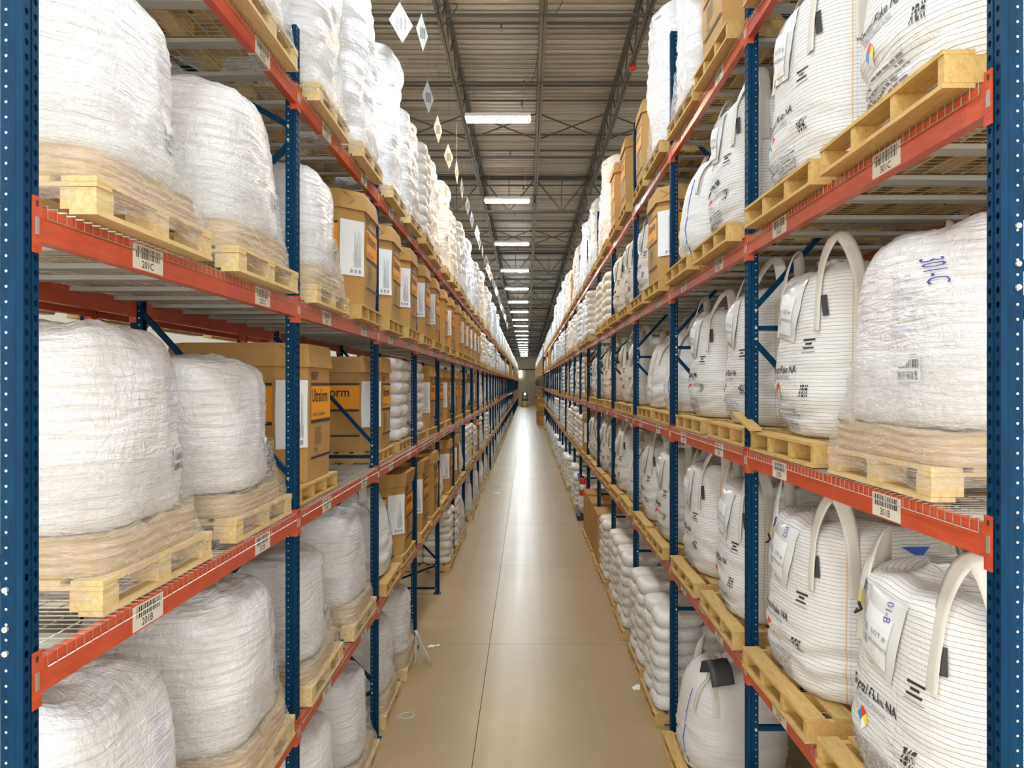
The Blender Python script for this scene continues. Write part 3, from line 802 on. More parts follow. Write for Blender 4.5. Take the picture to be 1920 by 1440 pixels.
def pouch_node(b, seed, t0=-.03, z0=.78, ang=-.20, w=.32, h=.40, hand=None, text=True):
    q = MB(); fo = b.on(FRONT, .0); H = b.H
    def f(off):
        g = b.on(FRONT, off)
        return g
    def bulge(off):
        def g(t, z):
            k = max(0, 1 - ((t - t0) / (w / 2)) ** 2) * max(0, 1 - ((z - z0 * H) / (h / 2)) ** 2)
            return b.on(FRONT, off + .030 * k + .006 * N3(t * 9 + seed, z * 9, 0))(t, min(z, H * .93))
        return g
    c = (t0, z0 * H); g = bulge(.010)
    put_quad(q, g, t0 - w / 2, t0 + w / 2, c[1] - h / 2, c[1] + h / 2, 'pouch', 8, 10, ang, c)
    pouch_me = q.mesh('document_pouch', True); q = MB()
    g2 = bulge(.0145)
    put_quad(q, g2, t0 - w * .30, t0 + w * .34, c[1] - h * .42, c[1] + h * .20, 'paper', 6, 8, ang, c)
    g3 = bulge(.018)
    bars(q, g3, t0 - w * .42, t0 - w * .14, c[1] - h * .30, c[1] - h * .18, 'grey_print', seed, ang, c, dens=12)
    bars(q, g3, t0 - w * .42, t0 - w * .14, c[1] - h * .14, c[1] - h * .03, 'grey_print', seed + 1, ang, c, dens=10)
    if text:
        put_text(q, 'LOT #', g3, t0 - .01, c[1] - .03, .035, 'grey_print', 1, ang)
        put_text(q, lotno(seed), g3, t0 - .04, c[1] - .075, .026, 'grey_print', 1, ang)
    if hand: put_text(q, hand, g3, t0 + w * .20, c[1] + h * .42, .060, 'ink_blue', .9, -pi / 2)
    n1 = Node('document_pouch', pouch_me, [Node('lot_sheet', q.mesh('lot_sheet'))])
    q = MB(); g = b.on(FRONT, .014); put_quad(q, g, .33, .362, H * .70, H * .82, 'belt', 1, 5, .12)
    return [n1, Node('black_strap', q.mesh('black_strap'))]
def lotno(seed): return 'M029093673'

def make_striped(seed, H=1.10, a=.50, b_=.50, tag=False, hand=None, mesh_m='bag_stripe', lean=(0, 0), plain=False):
    bl = Blob(a, b_, H, 2.9 if not plain else 2.7, PROF_S if not plain else PROF_P, disp_stripe(seed, 1.0 if not plain else .9), seed * 3.7, lean)
    kids = [Node('bag_body', bl.mesh('bag_body', mesh_m))]
    kids += strap_loops(bl, H, 1.20 if not plain else 1.14, seed)
    if not plain:
        kids += striped_print(bl, seed) + [spout(bl, H, seed)] + pouch_node(bl, seed, hand=hand)
        if tag:
            q = MB(); g = bl.on(FRONT, .03); put_quad(q, g, -.30, -.22, H * .80, H * .88, 'yellow', 1, 1, .3); kids.append(Node('yellow_tag', q.mesh('yellow_tag')))
            q = MB(); q.tube([g(-.20, H * .80), g(-.24, H * .77) + Vector((0, -.02, 0)), g(-.33, H * .76)], .006, 'black', 5); q.tube([g(-.20, H * .80), g(-.19, H * .84) + Vector((0, -.02, 0))], .008, 'black', 5); kids.append(Node('tie_cord', q.mesh('tie')))
            q = MB(); g2 = bl.on(FRONT, .016); g3 = bl.on(0, .016)
            q.add([g2(-.40, H * .93), g2(-.24, H * .93), g2(-.27, H * .86)], [(0, 1, 2)], 'tagblue'); q.add([g3(.0, H * .90), g3(.16, H * .90), g3(.10, H * .84)], [(0, 1, 2)], 'tagblue')
            kids.append(Node('blue_tag', q.mesh('blue_tag')))
    else:
        q = MB(); g = bl.on(FRONT, .004)
        q.tube([g(.20 + .015 * sin(z * 9), z * H) for z in [.06 + .06 * k for k in range(13)]], .004, 'tagblue' if seed % 2 else 'grey_print', 4)
        kids.append(Node('seam', q.mesh('seam')))
        q = MB(); n = 20; vs = []; fs = []
        for j in range(8):
            t = j / 7; rad = .20 * (1 - t) ** 2 + .045 + .05 * max(0, t - .6)
            for i in range(n):
                th = 2 * pi * i / n; rr = rad * (1 + .2 * sin(th * 5 + seed)); vs.append((.10 * t * (1 if seed % 2 else -1) + rr * cos(th), bl.cy + rr * sin(th), H * .95 + .17 * t))
        fs = [(j * n + i, j * n + (i + 1) % n, (j + 1) * n + (i + 1) % n, (j + 1) * n + i) for j in range(7) for i in range(n)]
        q.add(vs, fs, 'bag'); kids.append(Node('filling_spout', q.mesh('spout', True)))
    return Node('bulk_bag', None, kids)

def film_shell(seed, W, D, rows, nu=96, m='film', cy=.58, n_top=3.0):
    """rows: list of (half_x, half_y, z, exponent)"""
    q = MB(); vs = []; nv = 22; fs = []
    def row(t):
        p = t * (len(rows) - 1); i = min(int(p), len(rows) - 2); k = p - i; k = k * k * (3 - 2 * k); return [rows[i][c] + (rows[i + 1][c] - rows[i][c]) * k for c in range(4)]
    for j in range(nv + 1):
        t = j / nv; hx, hy, z, n = row(t)
        for i in range(nu):
            th = 2 * pi * i / nu; c, s_ = cos(th), sin(th); g = (abs(c) ** n + abs(s_) ** n) ** (-1 / n)
            w = 1 - abs(N3(c * 2.2 + seed, s_ * 2.2, z * 7 + 2.5 * c)) * 2
            e = 1 + .022 * w + .02 * N3(c * 6 + seed, s_ * 6, z * 9)
            zz = z + .03 * N3(c * 3, s_ * 3 + seed, t * 2) * (1 if j in (0, nv) else .5)
            vs.append((hx * g * c * e, cy + hy * g * s_ * e, zz))
    for j in range(nv):
        for i in range(nu):
            a = j * nu + i; b = j * nu + (i + 1) % nu; fs.append((a, b, b + nu, a + nu)); z0 = j / nv; z1 = (j + 1) / nv
            q.uv[len(fs) - 1] = ((i / nu * 3.8, z0), ((i + 1) / nu * 3.8, z0), ((i + 1) / nu * 3.8, z1), (i / nu * 3.8, z1))
    q.add(vs, fs, m); return Node('stretch_film', q.mesh('stretch_film', True))
def kraft_node(seed, hx, hy, h, cy=.58, tilt=.0):
    q = MB(); nu = 72; vs = []; fs = []; nv = 7
    for j in range(nv + 1):
        t = j / nv; z = t * h
        for i in range(nu):
            th = 2 * pi * i / nu; c, s_ = cos(th), sin(th); n = 7; g = (abs(c) ** n + abs(s_) ** n) ** (-1 / n)
            e = 1 + .012 * N3(c * 3 + seed, s_ * 3, j * 3.1) + .012 * ((j % 2) - .5)
            vs.append((hx * g * c * e, cy + hy * g * s_ * e, z + t * (.03 * N3(c * 2, s_ * 2 + seed, .3) + tilt * c)))
    for j in range(nv):
        for i in range(nu): a = j * nu + i; b = j * nu + (i + 1) % nu; fs.append((a, b, b + nu, a + nu))
    fs.append(tuple(range(nu - 1, -1, -1))); fs.append(tuple(nv * nu + i for i in range(nu)))
    q.add(vs, fs, 'kraft'); return Node('cardboard_base', q.mesh('cardboard_base'))
def make_wrapped(seed, H=1.05, a=.475, b_=.53, lean=(0, 0), cam=-1, hand=None, kh=.12, kx=.47, barcode=True, film=True):
    bl = Blob(a, b_, H, 3.0, PROF_W, disp_wrap(seed), seed * 5.3, lean)
    up = Matrix.Translation((0, 0, kh))
    kids = [Node('bag_body', bl.mesh('bag_body', 'bag_wrap'), T=up), kraft_node(seed, kx, .56, kh)]
    if film: kids.append(film_shell(seed, 0, 0, [(a * 1.06, b_ * 1.05, kh + H * .34, 3.2), (a * 1.06, b_ * 1.05, kh + H * .16, 3.5), (kx * 1.03, .575, kh * .95, 6), (kx * 1.05, .585, .0, 9), (kx * 1.06, .59, -.09, 10)]))
    if barcode:
        q = MB(); f = bl.on(FRONT, .007)
        put_quad(q, f, .14, .30, .22 * H, .36 * H, 'paper', 2, 2)
        f = bl.on(FRONT, .009)
        bars(q, f, .15, .29, .23 * H, .27 * H, 'ink', seed, dens=14); bars(q, f, .15, .29, .285 * H, .325 * H, 'ink', seed + 5, dens=16)
        for k in range(2): put_quad(q, f, .15, .28, (.334 + .012 * k) * H, (.338 + .012 * k) * H, 'grey_print')
        f = bl.on(FRONT, .006); r = random.Random(seed)
        for k in range(15):
            if k % 4: put_quad(q, f, .08 + r.random() * .02, .18 + r.random() * .10, (.42 + k * .022) * H, (.425 + k * .022) * H, 'ink_violet')
        kids.append(Node('barcode_sticker', q.mesh('sticker'), T=up))
    if hand:
        q = MB(); f = bl.on(0, .008); put_text(q, hand, f, -.485, H * .80, .062, 'ink_blue', .8, -pi / 2); kids.append(Node('handwriting', q.mesh('handwriting'), T=up))
    return Node('wrapped_bulk_bag', None, kids)

# small sacks stacked on pallets
def pillow(l, w, h, seed):
    q = MB(); nu, nv = 18, 8; vs = []; fs = []
    for j in range(nv + 1):
        ph = -pi / 2 + pi * j / nv
        for i in range(nu):
            th = 2 * pi * i / nu; c, s_ = cos(th), sin(th); n = 4.0; g = (abs(c) ** n + abs(s_) ** n) ** (-1 / n)
            rr = max(0, cos(ph)) ** .42; z = (abs(sin(ph)) ** .75) * (1 if ph > 0 else -1)
            e = 1 + .05 * N3(c * 2 + seed, s_ * 2, z * 2)
            vs.append((l / 2 * g * c * rr * e, w / 2 * g * s_ * rr * e, h / 2 + h / 2 * z * (1 + .08 * N3(c * 2, s_ * 2, seed))))
    for j in range(nv):
        for i in range(nu): a = j * nu + i; b = j * nu + (i + 1) % nu; fs.append((a, b, b + nu, a + nu)); q.uv[len(fs) - 1] = ((i / nu, j / nv), ((i + 1) / nu, j / nv), ((i + 1) / nu, (j + 1) / nv), (i / nu, (j + 1) / nv))
    q.add(vs, fs, 'sack'); return q
PIL = [pillow(.60, .52, .185, k) for k in range(3)]; PILM = [p.mesh('sack', True) for p in PIL]
def sack_layout(layers, seed, W=1.0, D=1.12, h=.160):
    r = random.Random(seed); out = []
    for L in range(layers):
        sw = (1 + .03 * (L % 2))
        for i in range(2):
            for j in range(2): out.append((-W / 2 + W / 4 + i * W / 2, .02 + D / 4 + j * D / 2, L * h, pi / 2 + (pi if r.random() < .5 else 0), r.randrange(3)))
    return [(x + r.uniform(-.022, .022), y + r.uniform(-.02, .02), z, a + r.uniform(-.06, .06), k) for x, y, z, a, k in out]
def sc_pil(W, along): return None
def make_stack(layers, seed, split=True, film=True, W=1.0, D=1.12):
    lay = sack_layout(layers, seed, W, D); h = .160
    kids = []
    if split:
        for x, y, z, a, k in lay: kids.append(Node('sack', PILM[k], T=Matrix.Translation((x, y, z)) @ Matrix.Rotation(a, 4, 'Z') @ Matrix.Diagonal((.98, .98, 1, 1))))
    else:
        q = MB()
        for x, y, z, a, k in lay:
            T = Matrix.Translation((x, y, z)) @ Matrix.Rotation(a, 4, 'Z'); p = PIL[k]; base = len(q.f)
            q.add(p.v, p.f, 'sack', T)
            for fi in p.uv: q.uv[base + fi] = p.uv[fi]
        kids.append(Node('sacks', q.mesh('sacks', True), kind='stuff'))
    T_ = layers * h
    if film: kids.append(film_shell(seed + 50, 0, 0, [(W * .30, D * .30, T_ + .03, 3), (W * .50, D * .50, T_ - .02, 4.5), (W * .525, D * .525, T_ * .7, 6), (W * .53, D * .53, T_ * .4, 6), (W * .53, D * .53, .05, 8), (W * .53, D * .525, -.08, 9)], cy=.02 + D / 2, m='film_thin'))
    return Node('sack_stack', None, kids)
# tall wrapped load: lumpy film-covered column of sacks (top shelves)
def make_tall(seed, H=1.5, lean=(0, 0), a=.50, b_=.55):
    prof = [(.0, .0), (.8, .0), (.98, .005)]
    nl = int(H / .165)
    for k in range(nl):
        z0 = (k + .12) / nl; z1 = (k + .5) / nl; z2 = (k + .9) / nl
        s_ = 1 - .05 * (k / nl) ** 2
        if k == nl - 1: prof += [(.96 * s_, z0 * .985), (.97 * s_, z1 * .985), (.86, .985)]
        else: prof += [(.985 * s_, z0), (1.0 * s_, z1), (.99 * s_, z2)]
    prof += [(.6, 1.0), (.3, 1.0), (0, 1.0)]
    def d(th, sv, r, z):
        c, q = cos(th), sin(th)
        return .05 * N3(c * 1.6 + seed, q * 1.6, sv * 2.2) + .030 * N3(c * 2.6 + seed, q * 2.6 + sv, sv * 5) + .016 * (1 - 2 * abs(N3(c * 2, q * 2 + seed, sv * 8 + 2.5 * c + 2 * q))), (.05 * N3(c * r * 2 + seed, q * r * 2, 3.3) if z > .9 else 0)
    bl = Blob(a, b_, H, 4.0, prof, d, seed, lean, .57, 88, 96)
    return Node('wrapped_sack_load', None, [Node('sack_pile', bl.mesh('sack_pile', 'bag_wrap')), film_shell(seed + 9, 0, 0, [(a * 1.05, b_ * 1.04, H * .25, 4), (a * 1.06, b_ * 1.05, .12, 6), (.52, .585, .0, 9), (.52, .59, -.09, 10)])])

# octagonal cartons
def oct_pts(hx, hy, c): return [(-hx + c, -hy), (hx - c, -hy), (hx, -hy + c), (hx, hy - c), (hx - c, hy), (-hx + c, hy), (-hx, hy - c), (-hx, -hy + c)]
def prism(mb, rings, m, cy=.56, cap=True):
    n = 8; vs = []; fs = []
    for (hx, hy, c, z) in rings: vs += [(x, y + cy, z) for x, y in oct_pts(hx, hy, c)]
    for j in range(len(rings) - 1):
        for i in range(n): fs.append((j * n + i, j * n + (i + 1) % n, (j + 1) * n + (i + 1) % n, (j + 1) * n + i))
    if cap: fs.append(tuple(range(n - 1, -1, -1))); fs.append(tuple((len(rings) - 1) * n + i for i in range(n)))
    mb.add(vs, fs, m)
def carton_print(f, x0, x1, H, full=False):
    q = MB()
    put_text(q, 'BASF', f, x0 + .02, H - .30, .105, 'ink', .95)
    put_quad(q, f, x0, x1, H - .375, H - .350, 'ink'); put_quad(q, f, x0, x1, H - .74, H - .385, 'print_orange')
    g = lambda x, z: f(x, z) + Vector((0, 0, 0))
    return q
def make_octabin(seed, H=1.22, open_lid=False, paper=-1, hx=.49, hy=.54, c=.20, wide=True, front_print=True):
    q = MB(); bul = .012
    prism(q, [(hx, hy, c, 0), (hx + bul * .6, hy + bul, c, H * .3), (hx + bul * .6, hy + bul, c, H * .65), (hx, hy, c, H)], 'carton'); body = q.mesh('carton_body')
    q = MB(); l = .014; lh = .165; fl = .035 if open_lid else .0
    if open_lid: prism(q, [(hx + l + .012, hy + l + .012, c, H - lh), (hx + l + fl, hy + l + fl, c, H + .012), (hx - .01, hy - .01, c, H - .01), (hx - .06, hy - .06, c, H - .06)], 'carton')
    else: prism(q, [(hx + l + .016, hy + l + .016, c + .004, H - lh), (hx + l, hy + l, c, H - .02), (hx + l - .008, hy + l - .008, c, H + .016)], 'carton')
    lid = q.mesh('lid')
    kb = []; kids = [Node('carton_body', body, kb), Node('lid', lid)]
    cy = .56; e = .0165
    ff = lambda off: (lambda x, z: Vector((x, cy - hy - off, z)))
    sp = lambda off: (lambda x, z: Vector((hx + off, cy + x, z))); sn = lambda off: (lambda x, z: Vector((-hx - off, cy - x, z)))
    def full_print(fn, wl, wr, name):
        q = MB(); f = fn(e); g = fn(e + .002)
        put_text(q, 'BASF', f, wl + .01, H - .265, .092, 'ink', .9)
        put_quad(q, f, wl, wr, H - .312, H - .292, 'ink'); put_quad(q, f, wl, wr, H - .585, H - .318, 'print_orange')
        put_text(q, 'Ultraform', g, wl + .02, H - .445, .150, 'ink', (wr - wl) / .60 * .80)
        put_text(q, 'Acetal Copolymer', g, wl + .03, H - .56, .05, 'ink_soft', .9)
        put_quad(q, f, wl, wr, H - .615, H - .593, 'ink')
        for k in range(9): put_quad(q, f, wl + .10, wl + .30 - .02 * ((k * 7) % 3), H - .66 - k * .016, H - .653 - k * .016, 'ink_soft')
        for k in range(2): put_quad(q, f, wl + .10, wl + .18, H - .83 - k * .02, H - .82 - k * .02, 'ink_soft')
        put_quad(q, f, wl, wr, H - .905, H - .885, 'ink')
        return Node(name, q.mesh('carton_print'))
    kb.append(full_print(ff, -hx + c + .05, hx - c, 'printed_panel'))
    kb.append(full_print(sp, -.34 + .0, .34 - .0, 'printed_panel')); kb.append(full_print(sn, -.34, .34, 'printed_panel'))
    # crease on the lid chamfers
    q = MB()
    for sx in (-1, 1):
        n_ = Vector((sx, -1, 0)).normalized() * .0; base = Vector((sx * (hx - c / 2 + l + .010), cy - hy + c / 2 - l - .010, 0)); tg = Vector((1, sx, 0)).normalized()
        a1 = base - tg * .10 + Vector((0, 0, H - .01)); b1 = base + tg * .02 + Vector((0, 0, H - .075)); c1 = base - tg * .10 + Vector((0, 0, H - .155))
        q.tube([a1, b1, c1], .0035, 'carton_in', 3)
    kids[1].kids.append(Node('lid_crease', q.mesh('crease')))
    if paper:
        q = MB(); cc = Vector((paper * (hx - c / 2), cy - hy + c / 2, 0)); nn = Vector((paper, -1, 0)).normalized(); tg = Vector((-nn.y, nn.x, 0)) * -1
        tg = Vector((0, 0, 1)).cross(nn)
        f = lambda x, z: cc + nn * (.020 + .006 * sin(z * 9)) + tg * x + Vector((0, 0, z))
        put_quad(q, f, -.13, .135, H - .80, H - .27, 'paper', 2, 8)
        g = lambda x, z: f(x, z) + nn * .003
        r = random.Random(seed)
        for k in range(14): x = .02 + .006 * k; put_quad(q, g, x, x + .0025, H - .72, H - .72 + r.uniform(.1, .4), 'grey_print')
        for k in range(3): put_quad(q, g, -.02 + k * .045, .005 + k * .045, H - .775, H - .74, 'grey_print')
        kb.append(Node('delivery_note', q.mesh('delivery_note')))
    return Node('octagonal_carton', None, kids)
def make_cartons(seed):
    kids = []; q = MB(); q.box(-.5, .5, .02, 1.1, 0, .55, 'carton'); a = q.mesh('case'); q = MB(); q.box(-.5, .5, .02, 1.1, 0, .50, 'carton'); q.box(-.502, .502, .018, 1.102, .24, .245, 'carton_in'); b = q.mesh('case')
    return Node('carton_stack', None, [Node('case', a), Node('case', b, T=Matrix.Translation((.01, .0, .553)))])

print('building templates')
TPL = {}
TPL['S'] = [make_striped(k, H=1.03 + .03 * (k % 3), a=.49 + .01 * (k % 2), lean=(.02 * (k % 3 - 1), -.02 * (k % 2))) for k in range(1, 6)]
TPL['S_tag'] = make_striped(7, H=.98, a=.52, tag=True, hand='301-B')
TPL['S_tag2'] = make_striped(8, H=1.05, a=.51, tag=True, hand='302')
TPL['P'] = [make_striped(k, H=.98 + .04 * (k % 2), plain=True, mesh_m='bag', lean=(.05 * (k % 2), 0)) for k in (11, 12, 13)]
TPL['W'] = [make_wrapped(k, H=.84 + .03 * (k % 3), lean=(.03 * (k % 3 - 1), -.03 * (k % 2)), kh=.12 + .03 * (k % 2), kx=.475) for k in range(21, 26)]
TPL['W_hand'] = make_wrapped(31, H=.93, a=.53, b_=.53, hand='301-C', kh=.14, kx=.55)
TPL['K'] = [make_stack(7, k) for k in (1, 2)]
TPL['K_far'] = [make_stack(7, 3, False), make_stack(6, 4, False)]
TPL['K_low'] = make_stack(7, 5)
TPL['K_roll'] = make_stack(9, 6)
TPL['T'] = [make_tall(k, H=1.45 + .12 * (k % 3), lean=(.0, -.06 * (k % 2))) for k in (41, 42, 43, 44)]
TPL['T_low'] = [make_tall(k, H=1.12) for k in (45, 46, 47)]
TPL['O'] = [make_octabin(1, 1.08, paper=-1), make_octabin(2, 1.08, paper=1), make_octabin(3, 1.07, paper=0)]
TPL['O_open'] = [make_octabin(4, 1.08, True, -1)]
TPL['C'] = [make_cartons(1)]
print('templates done')

DESC = {'S': 'white lined bulk bag with lifting loops', 'P': 'smooth white bulk bag', 'W': 'film-wrapped white bulk bag', 'K': 'stack of pillowy white sacks', 'T': 'tall film-wrapped white sack load', 'O': 'octagonal brown carton with orange print', 'C': 'two stacked brown cartons', 'o': 'open-topped octagonal brown carton'}
CATS = {'S': 'bulk bag', 'P': 'bulk bag', 'W': 'bulk bag', 'K': 'sack stack', 'T': 'sack stack', 'O': 'carton', 'C': 'carton', 'o': 'carton'}
GRP = {'S': 'lined bulk bags', 'P': 'smooth bulk bags', 'W': 'film-wrapped bulk bags', 'K': 'sack stacks', 'T': 'tall wrapped sack loads', 'O': 'octagonal cartons', 'C': 'brown case stacks', 'o': 'octagonal cartons'}
PLAN = {
 'L': {4: ['TT', 'TT', 'TT', 'RT', 'TT', 'TT', 'TT', 'TT', 'TT', 'TT', 'TT', 'TT', 'TT', 'TT'],
       3: ['WW', 'WO', 'OO', 'OO', 'OO', 'OO', 'OO', 'OO', 'TK', 'KT', 'TT', 'KT', 'OT', 'TK'],
       2: ['WW', 'OE', 'OK', 'KO', 'OO', 'OO', 'OP', 'OO', 'KT', 'TP', 'PW', 'PP', 'WP', 'PW'],
       1: ['WW', 'WW', 'Po', 'oO', 'PO', 'OP', 'KK', 'KO', 'KW', 'WK', 'WP', 'PP', 'WP', 'WW'],
       0: ['EE', 'WW', 'WW', 'EE', 'EK', 'KW', 'EW', 'WW', 'EW', 'WW', 'WE', 'WW', 'WW', 'WW']},
 'R': {4: ['ES', 'OT', 'TO', 'OO', 'TT', 'TT', 'TT', 'TT', 'OT', 'TT', 'TT', 'TT', 'TO', 'TT'],
       3: ['SS', 'SP', 'OS', 'SS', 'KK', 'EK', 'TK', 'ET', 'TT', 'KE', 'TT', 'PT', 'KK', 'TT'],
       2: ['HS', 'SS', 'PP', 'SS', 'SS', 'SS', 'OK', 'KT', 'KK', 'TP', 'KK', 'PE', 'KP', 'PP'],
       1: ['XY', 'SS', 'SS', 'PS', 'SS', 'SS', 'OK', 'KK', 'KK', 'KE', 'KK', 'KP', 'PK', 'KK'],
       0: ['EK', 'EB', 'KK', 'KK', 'KC', 'CC', 'EB', 'KK', 'EK', 'KK', 'KE', 'KK', 'KK', 'KK']}}
XF = {'L': {0: 1.60, 1: 1.62, 2: 1.69, 3: 1.57, 4: 1.56}, 'R': {0: 1.48, 1: 1.56, 2: 1.62, 3: 1.52, 4: 1.54}}
OFF = {('L', 2): (.89, 2.20), ('L', 3): (.66, 1.97), ('L', 4): (.68, 2.02), ('L', 1): (.74, 2.06), ('L', 0): (.75, 2.06),
       ('R', 3): (.65, 1.91), ('R', 2): (.86, 2.12), ('R', 1): (.76, 2.08), ('R', 4): (.70, 2.0), ('R', 0): (.72, 2.02)}
rnd = random.Random(5)
def level_z(side, lv): return 0.0 if lv == 0 else LV[side][lv - 1] + .1615
def put_load(side, bay, h, lv, code, row2=False):
    if code == 'E': return
    xf = XF[side][lv] + rnd.uniform(-.02, .02); off = OFF[(side, lv)][h]
    if bay > 0: off = (.68, 2.01)[h] + rnd.uniform(-.04, .04)
    y = Y1[side] + BAY * bay + off; z = level_z(side, lv)
    if row2: xf = XS[side] + DEPTH + .30
    rot = rnd.uniform(-.02, .02) if bay < 9 else 0
    T = side_T(side, xf, y, z) @ Matrix.Rotation(rot, 4, 'Z')
    c = code; key = {'H': 'W', 'X': 'S', 'Y': 'S', 'R': 'K', 'B': 'P'}.get(code, code)
    near = bay < 3 and not row2
    where = f'{SHELF[lv]}, {ORD[bay]} {SIDE[side]} bay, {"nearer" if h == 0 else "farther"} spot'
    if row2: where = f'{SHELF[lv]}, row behind, {ORD[bay]} {SIDE[side]} bay, {"nearer" if h == 0 else "farther"} spot'
    # pallet
    if side == 'L': P = PAL_B if key in 'WT' else PAL_S2
    else: P = PAL_B if key in 'WT' and bay == 0 else (PAL_S if key not in 'OK' else PAL_S2)
    if code == 'B' and bay == 6: P = BLACKP
    inst(P[0 if near else 1], T, label=f'wooden pallet under the load on {where}' if code != 'B' or bay != 6 else f'black plastic pallet on {where}', category='pallet', group='pallets on the ' + SIDE[side] + (' rear row' if row2 else ''))
    lst = TPL
    if code == 'H': nd = lst['W_hand']
    elif code == 'X': nd = lst['S_tag']
    elif code == 'Y': nd = lst['S_tag2']
    elif code == 'R': nd = lst['K_roll']
    elif key == 'o': nd = lst['O_open'][0]
    elif key == 'K': nd = lst['K' if bay < 4 else 'K_far'][rnd.randrange(2)]
    elif key == 'O': nd = lst['O'][(0 if side == 'L' else 1) if rnd.random() < .7 else 2]
    elif key == 'T' and lv < 4: nd = lst['T_low'][(bay + h) % 3]
    else: nd = lst[key][(bay * 2 + h + lv) % len(lst[key])]
    if side == 'R' and bay == 0 and lv == 0: nd = TPL['K_low']
    T2 = T @ Matrix.Translation((rnd.uniform(-.02, .02), rnd.uniform(0, .02), PH))
    extra = ''
    if code in 'HXY': extra = {'H': ' marked 301-C', 'X': '', 'Y': ''}[code]
    o = inst(nd, T2, label=f'{DESC[key] if code not in "XY" else "white lined bulk bag with yellow tag"}{extra}, {where}', category=CATS[key], group=GRP[key] + (' in the rear rows' if row2 else ''))
    if code == 'B' and bay == 1:
        q = MB(); q.ribbon([(.30, .30, 1.00), (.36, .30, 1.13), (.44, .32, 1.17), (.52, .34, 1.10), (.54, .36, .96)], [(-.3, 0, 1), (-.2, 0, 1), (.2, 0, 1), (1, 0, .5), (1, 0, .1)], .22, 'belt', .01); obj('black_band', q.mesh('band', True), o)
    if code == 'B' and bay == 6:
        q = MB(); q.ribbon([(-.1, .1, 1.10), (0, .02, 1.16), (.10, .05, 1.02)], [(0, -1, .3)] * 3, .05, 'tagblue', .01); obj('blue_tie', q.mesh('tie', True), o)
for side in 'LR':
    for lv, rows in PLAN[side].items():
        for bay, s in enumerate(rows):
            for h in (0, 1): put_load(side, bay, h, lv, s[h])
    for lv in range(0, 5):
        for bay in range(0, 3):
            for h in (0, 1): put_load(side, bay, h, lv, 'WKPW'[(lv + bay + h) % 4] if side == 'L' else 'SKPW'[(lv * 2 + bay + h) % 4], True)

# ------------------------------------------------------------------ far bays: joined, too small to pick apart
def far_block(side, y0, nb, plan_seed, first=0, dark_floor=False, lv_set=(0, 1, 2, 3, 4), low='white'):
    r = random.Random(plan_seed); posts, beams, pals, loads, cart = MB(), MB(), MB(), MB(), MB()
    sg = -1 if side == 'L' else 1; X = XS[side]; D = DEPTH
    def bxs(mb, x0, x1, ya, yb, z0, z1, m): a, b = sorted((sg * x0, sg * x1)); mb.box(a, b, ya, yb, z0, z1, m)
    for i in range(first, nb + 1):
        y = y0 + BAY * i - .038
        for xx in (X, X + D - .08): bxs(posts, xx, xx + .08, y - .038, y + .038, 0, TOP[side], 'blue')
        posts.bar((sg * (X + .04), y, 3.1), (sg * (X + D - .04), y, 3.1), .036, .034, 'blue'); posts.bar((sg * (X + .04), y, 3.3), (sg * (X + D - .04), y, 4.5), .036, .034, 'blue')
    for b in range(nb):
        ya = y0 + BAY * b
        for lv in (1, 2, 3, 4):
            z = LV[side][lv - 1]
            for xx in (X, X + D - .05): bxs(beams, xx, xx + .05, ya + .005, ya + BAY - .085, z + .03, z + .15, 'orange')
        for lv in lv_set:
            z = level_z(side, lv)
            for h in (0, 1):
                if r.random() < .04: continue
                yc = ya + (.68, 2.0)[h]; xf = XF[side][lv]
                bxs(pals, xf, xf + 1.16, yc - .5, yc + .5, z + .122, z + PH - .001, 'wood')
                for k in range(3): bxs(pals, xf, xf + 1.16, yc - .5 + k * .46, yc - .42 + k * .46, z, z + .121, 'wood')
                z0 = z + PH; kind = r.random()
                if (kind < .25 and lv in (2, 3)) or low == 'carton' and lv < 4:
                    q = MB(); prism(q, [(.48, .54, .2, 0), (.48, .54, .2, 1.02), (.50, .56, .2, 1.02), (.50, .56, .2, 1.18)], 'carton')
                    cart.add(q.v, q.f, 'carton', side_T(side, xf, yc, z0))
                    cart.add([(-.28, .012, .45), (.28, .012, .45), (.28, .012, .8), (-.28, .012, .8)], [(0, 1, 2, 3)], 'print_orange', side_T(side, xf, yc, z0))
                else:
                    H = (1.5 if lv == 4 else 1.12) * r.uniform(.92, 1.03); vs = []; fs = []; nu, nv = 12, 7
                    pr = [(.9, 0), (1.0, .08), (1.03, .3), (.99, .6), (.93, .8), (.75, .95), (.4, 1.0), (.0, 1.0)]
                    for j in range(8):
                        for i in range(nu):
                            th = 2 * pi * i / nu; c, s_ = cos(th), sin(th); g = (abs(c) ** 3 + abs(s_) ** 3) ** (-1 / 3) * (1 + .08 * N3(c + b, s_ + lv, j * .6 + h))
                            vs.append((pr[j][0] * .48 * g * c, .58 + pr[j][0] * .52 * g * s_, pr[j][1] * H))
                    fs = [(j * nu + i, j * nu + (i + 1) % nu, (j + 1) * nu + (i + 1) % nu, (j + 1) * nu + i) for j in range(7) for i in range(nu)]
                    loads.add(vs, fs, 'bag', side_T(side, xf, yc, z0))
    nm = SIDE[side]
    far = 'farthest' if plan_seed > 100 else 'far'
    for mb_, name, lab, cat in ((posts, 'upright_frames', f'{far} blue rack uprights along the {nm} of the aisle', 'rack frames'), (beams, 'rack_beams', f'{far} orange rack beams along the {nm} of the aisle', 'rack beams'),
                                (pals, 'wooden_pallets', f'{far} wooden pallets along the {nm} racks', 'pallets'), (loads, 'bulk_bags', f'{far} white bags and wrapped loads along the {nm} racks', 'bulk bags'), (cart, 'cartons', f'{far} brown cartons along the {nm} racks', 'cartons')):
        if mb_.f: obj(name, mb_.mesh(name, name == 'bulk_bags'), label=lab, category=cat, kind='stuff')
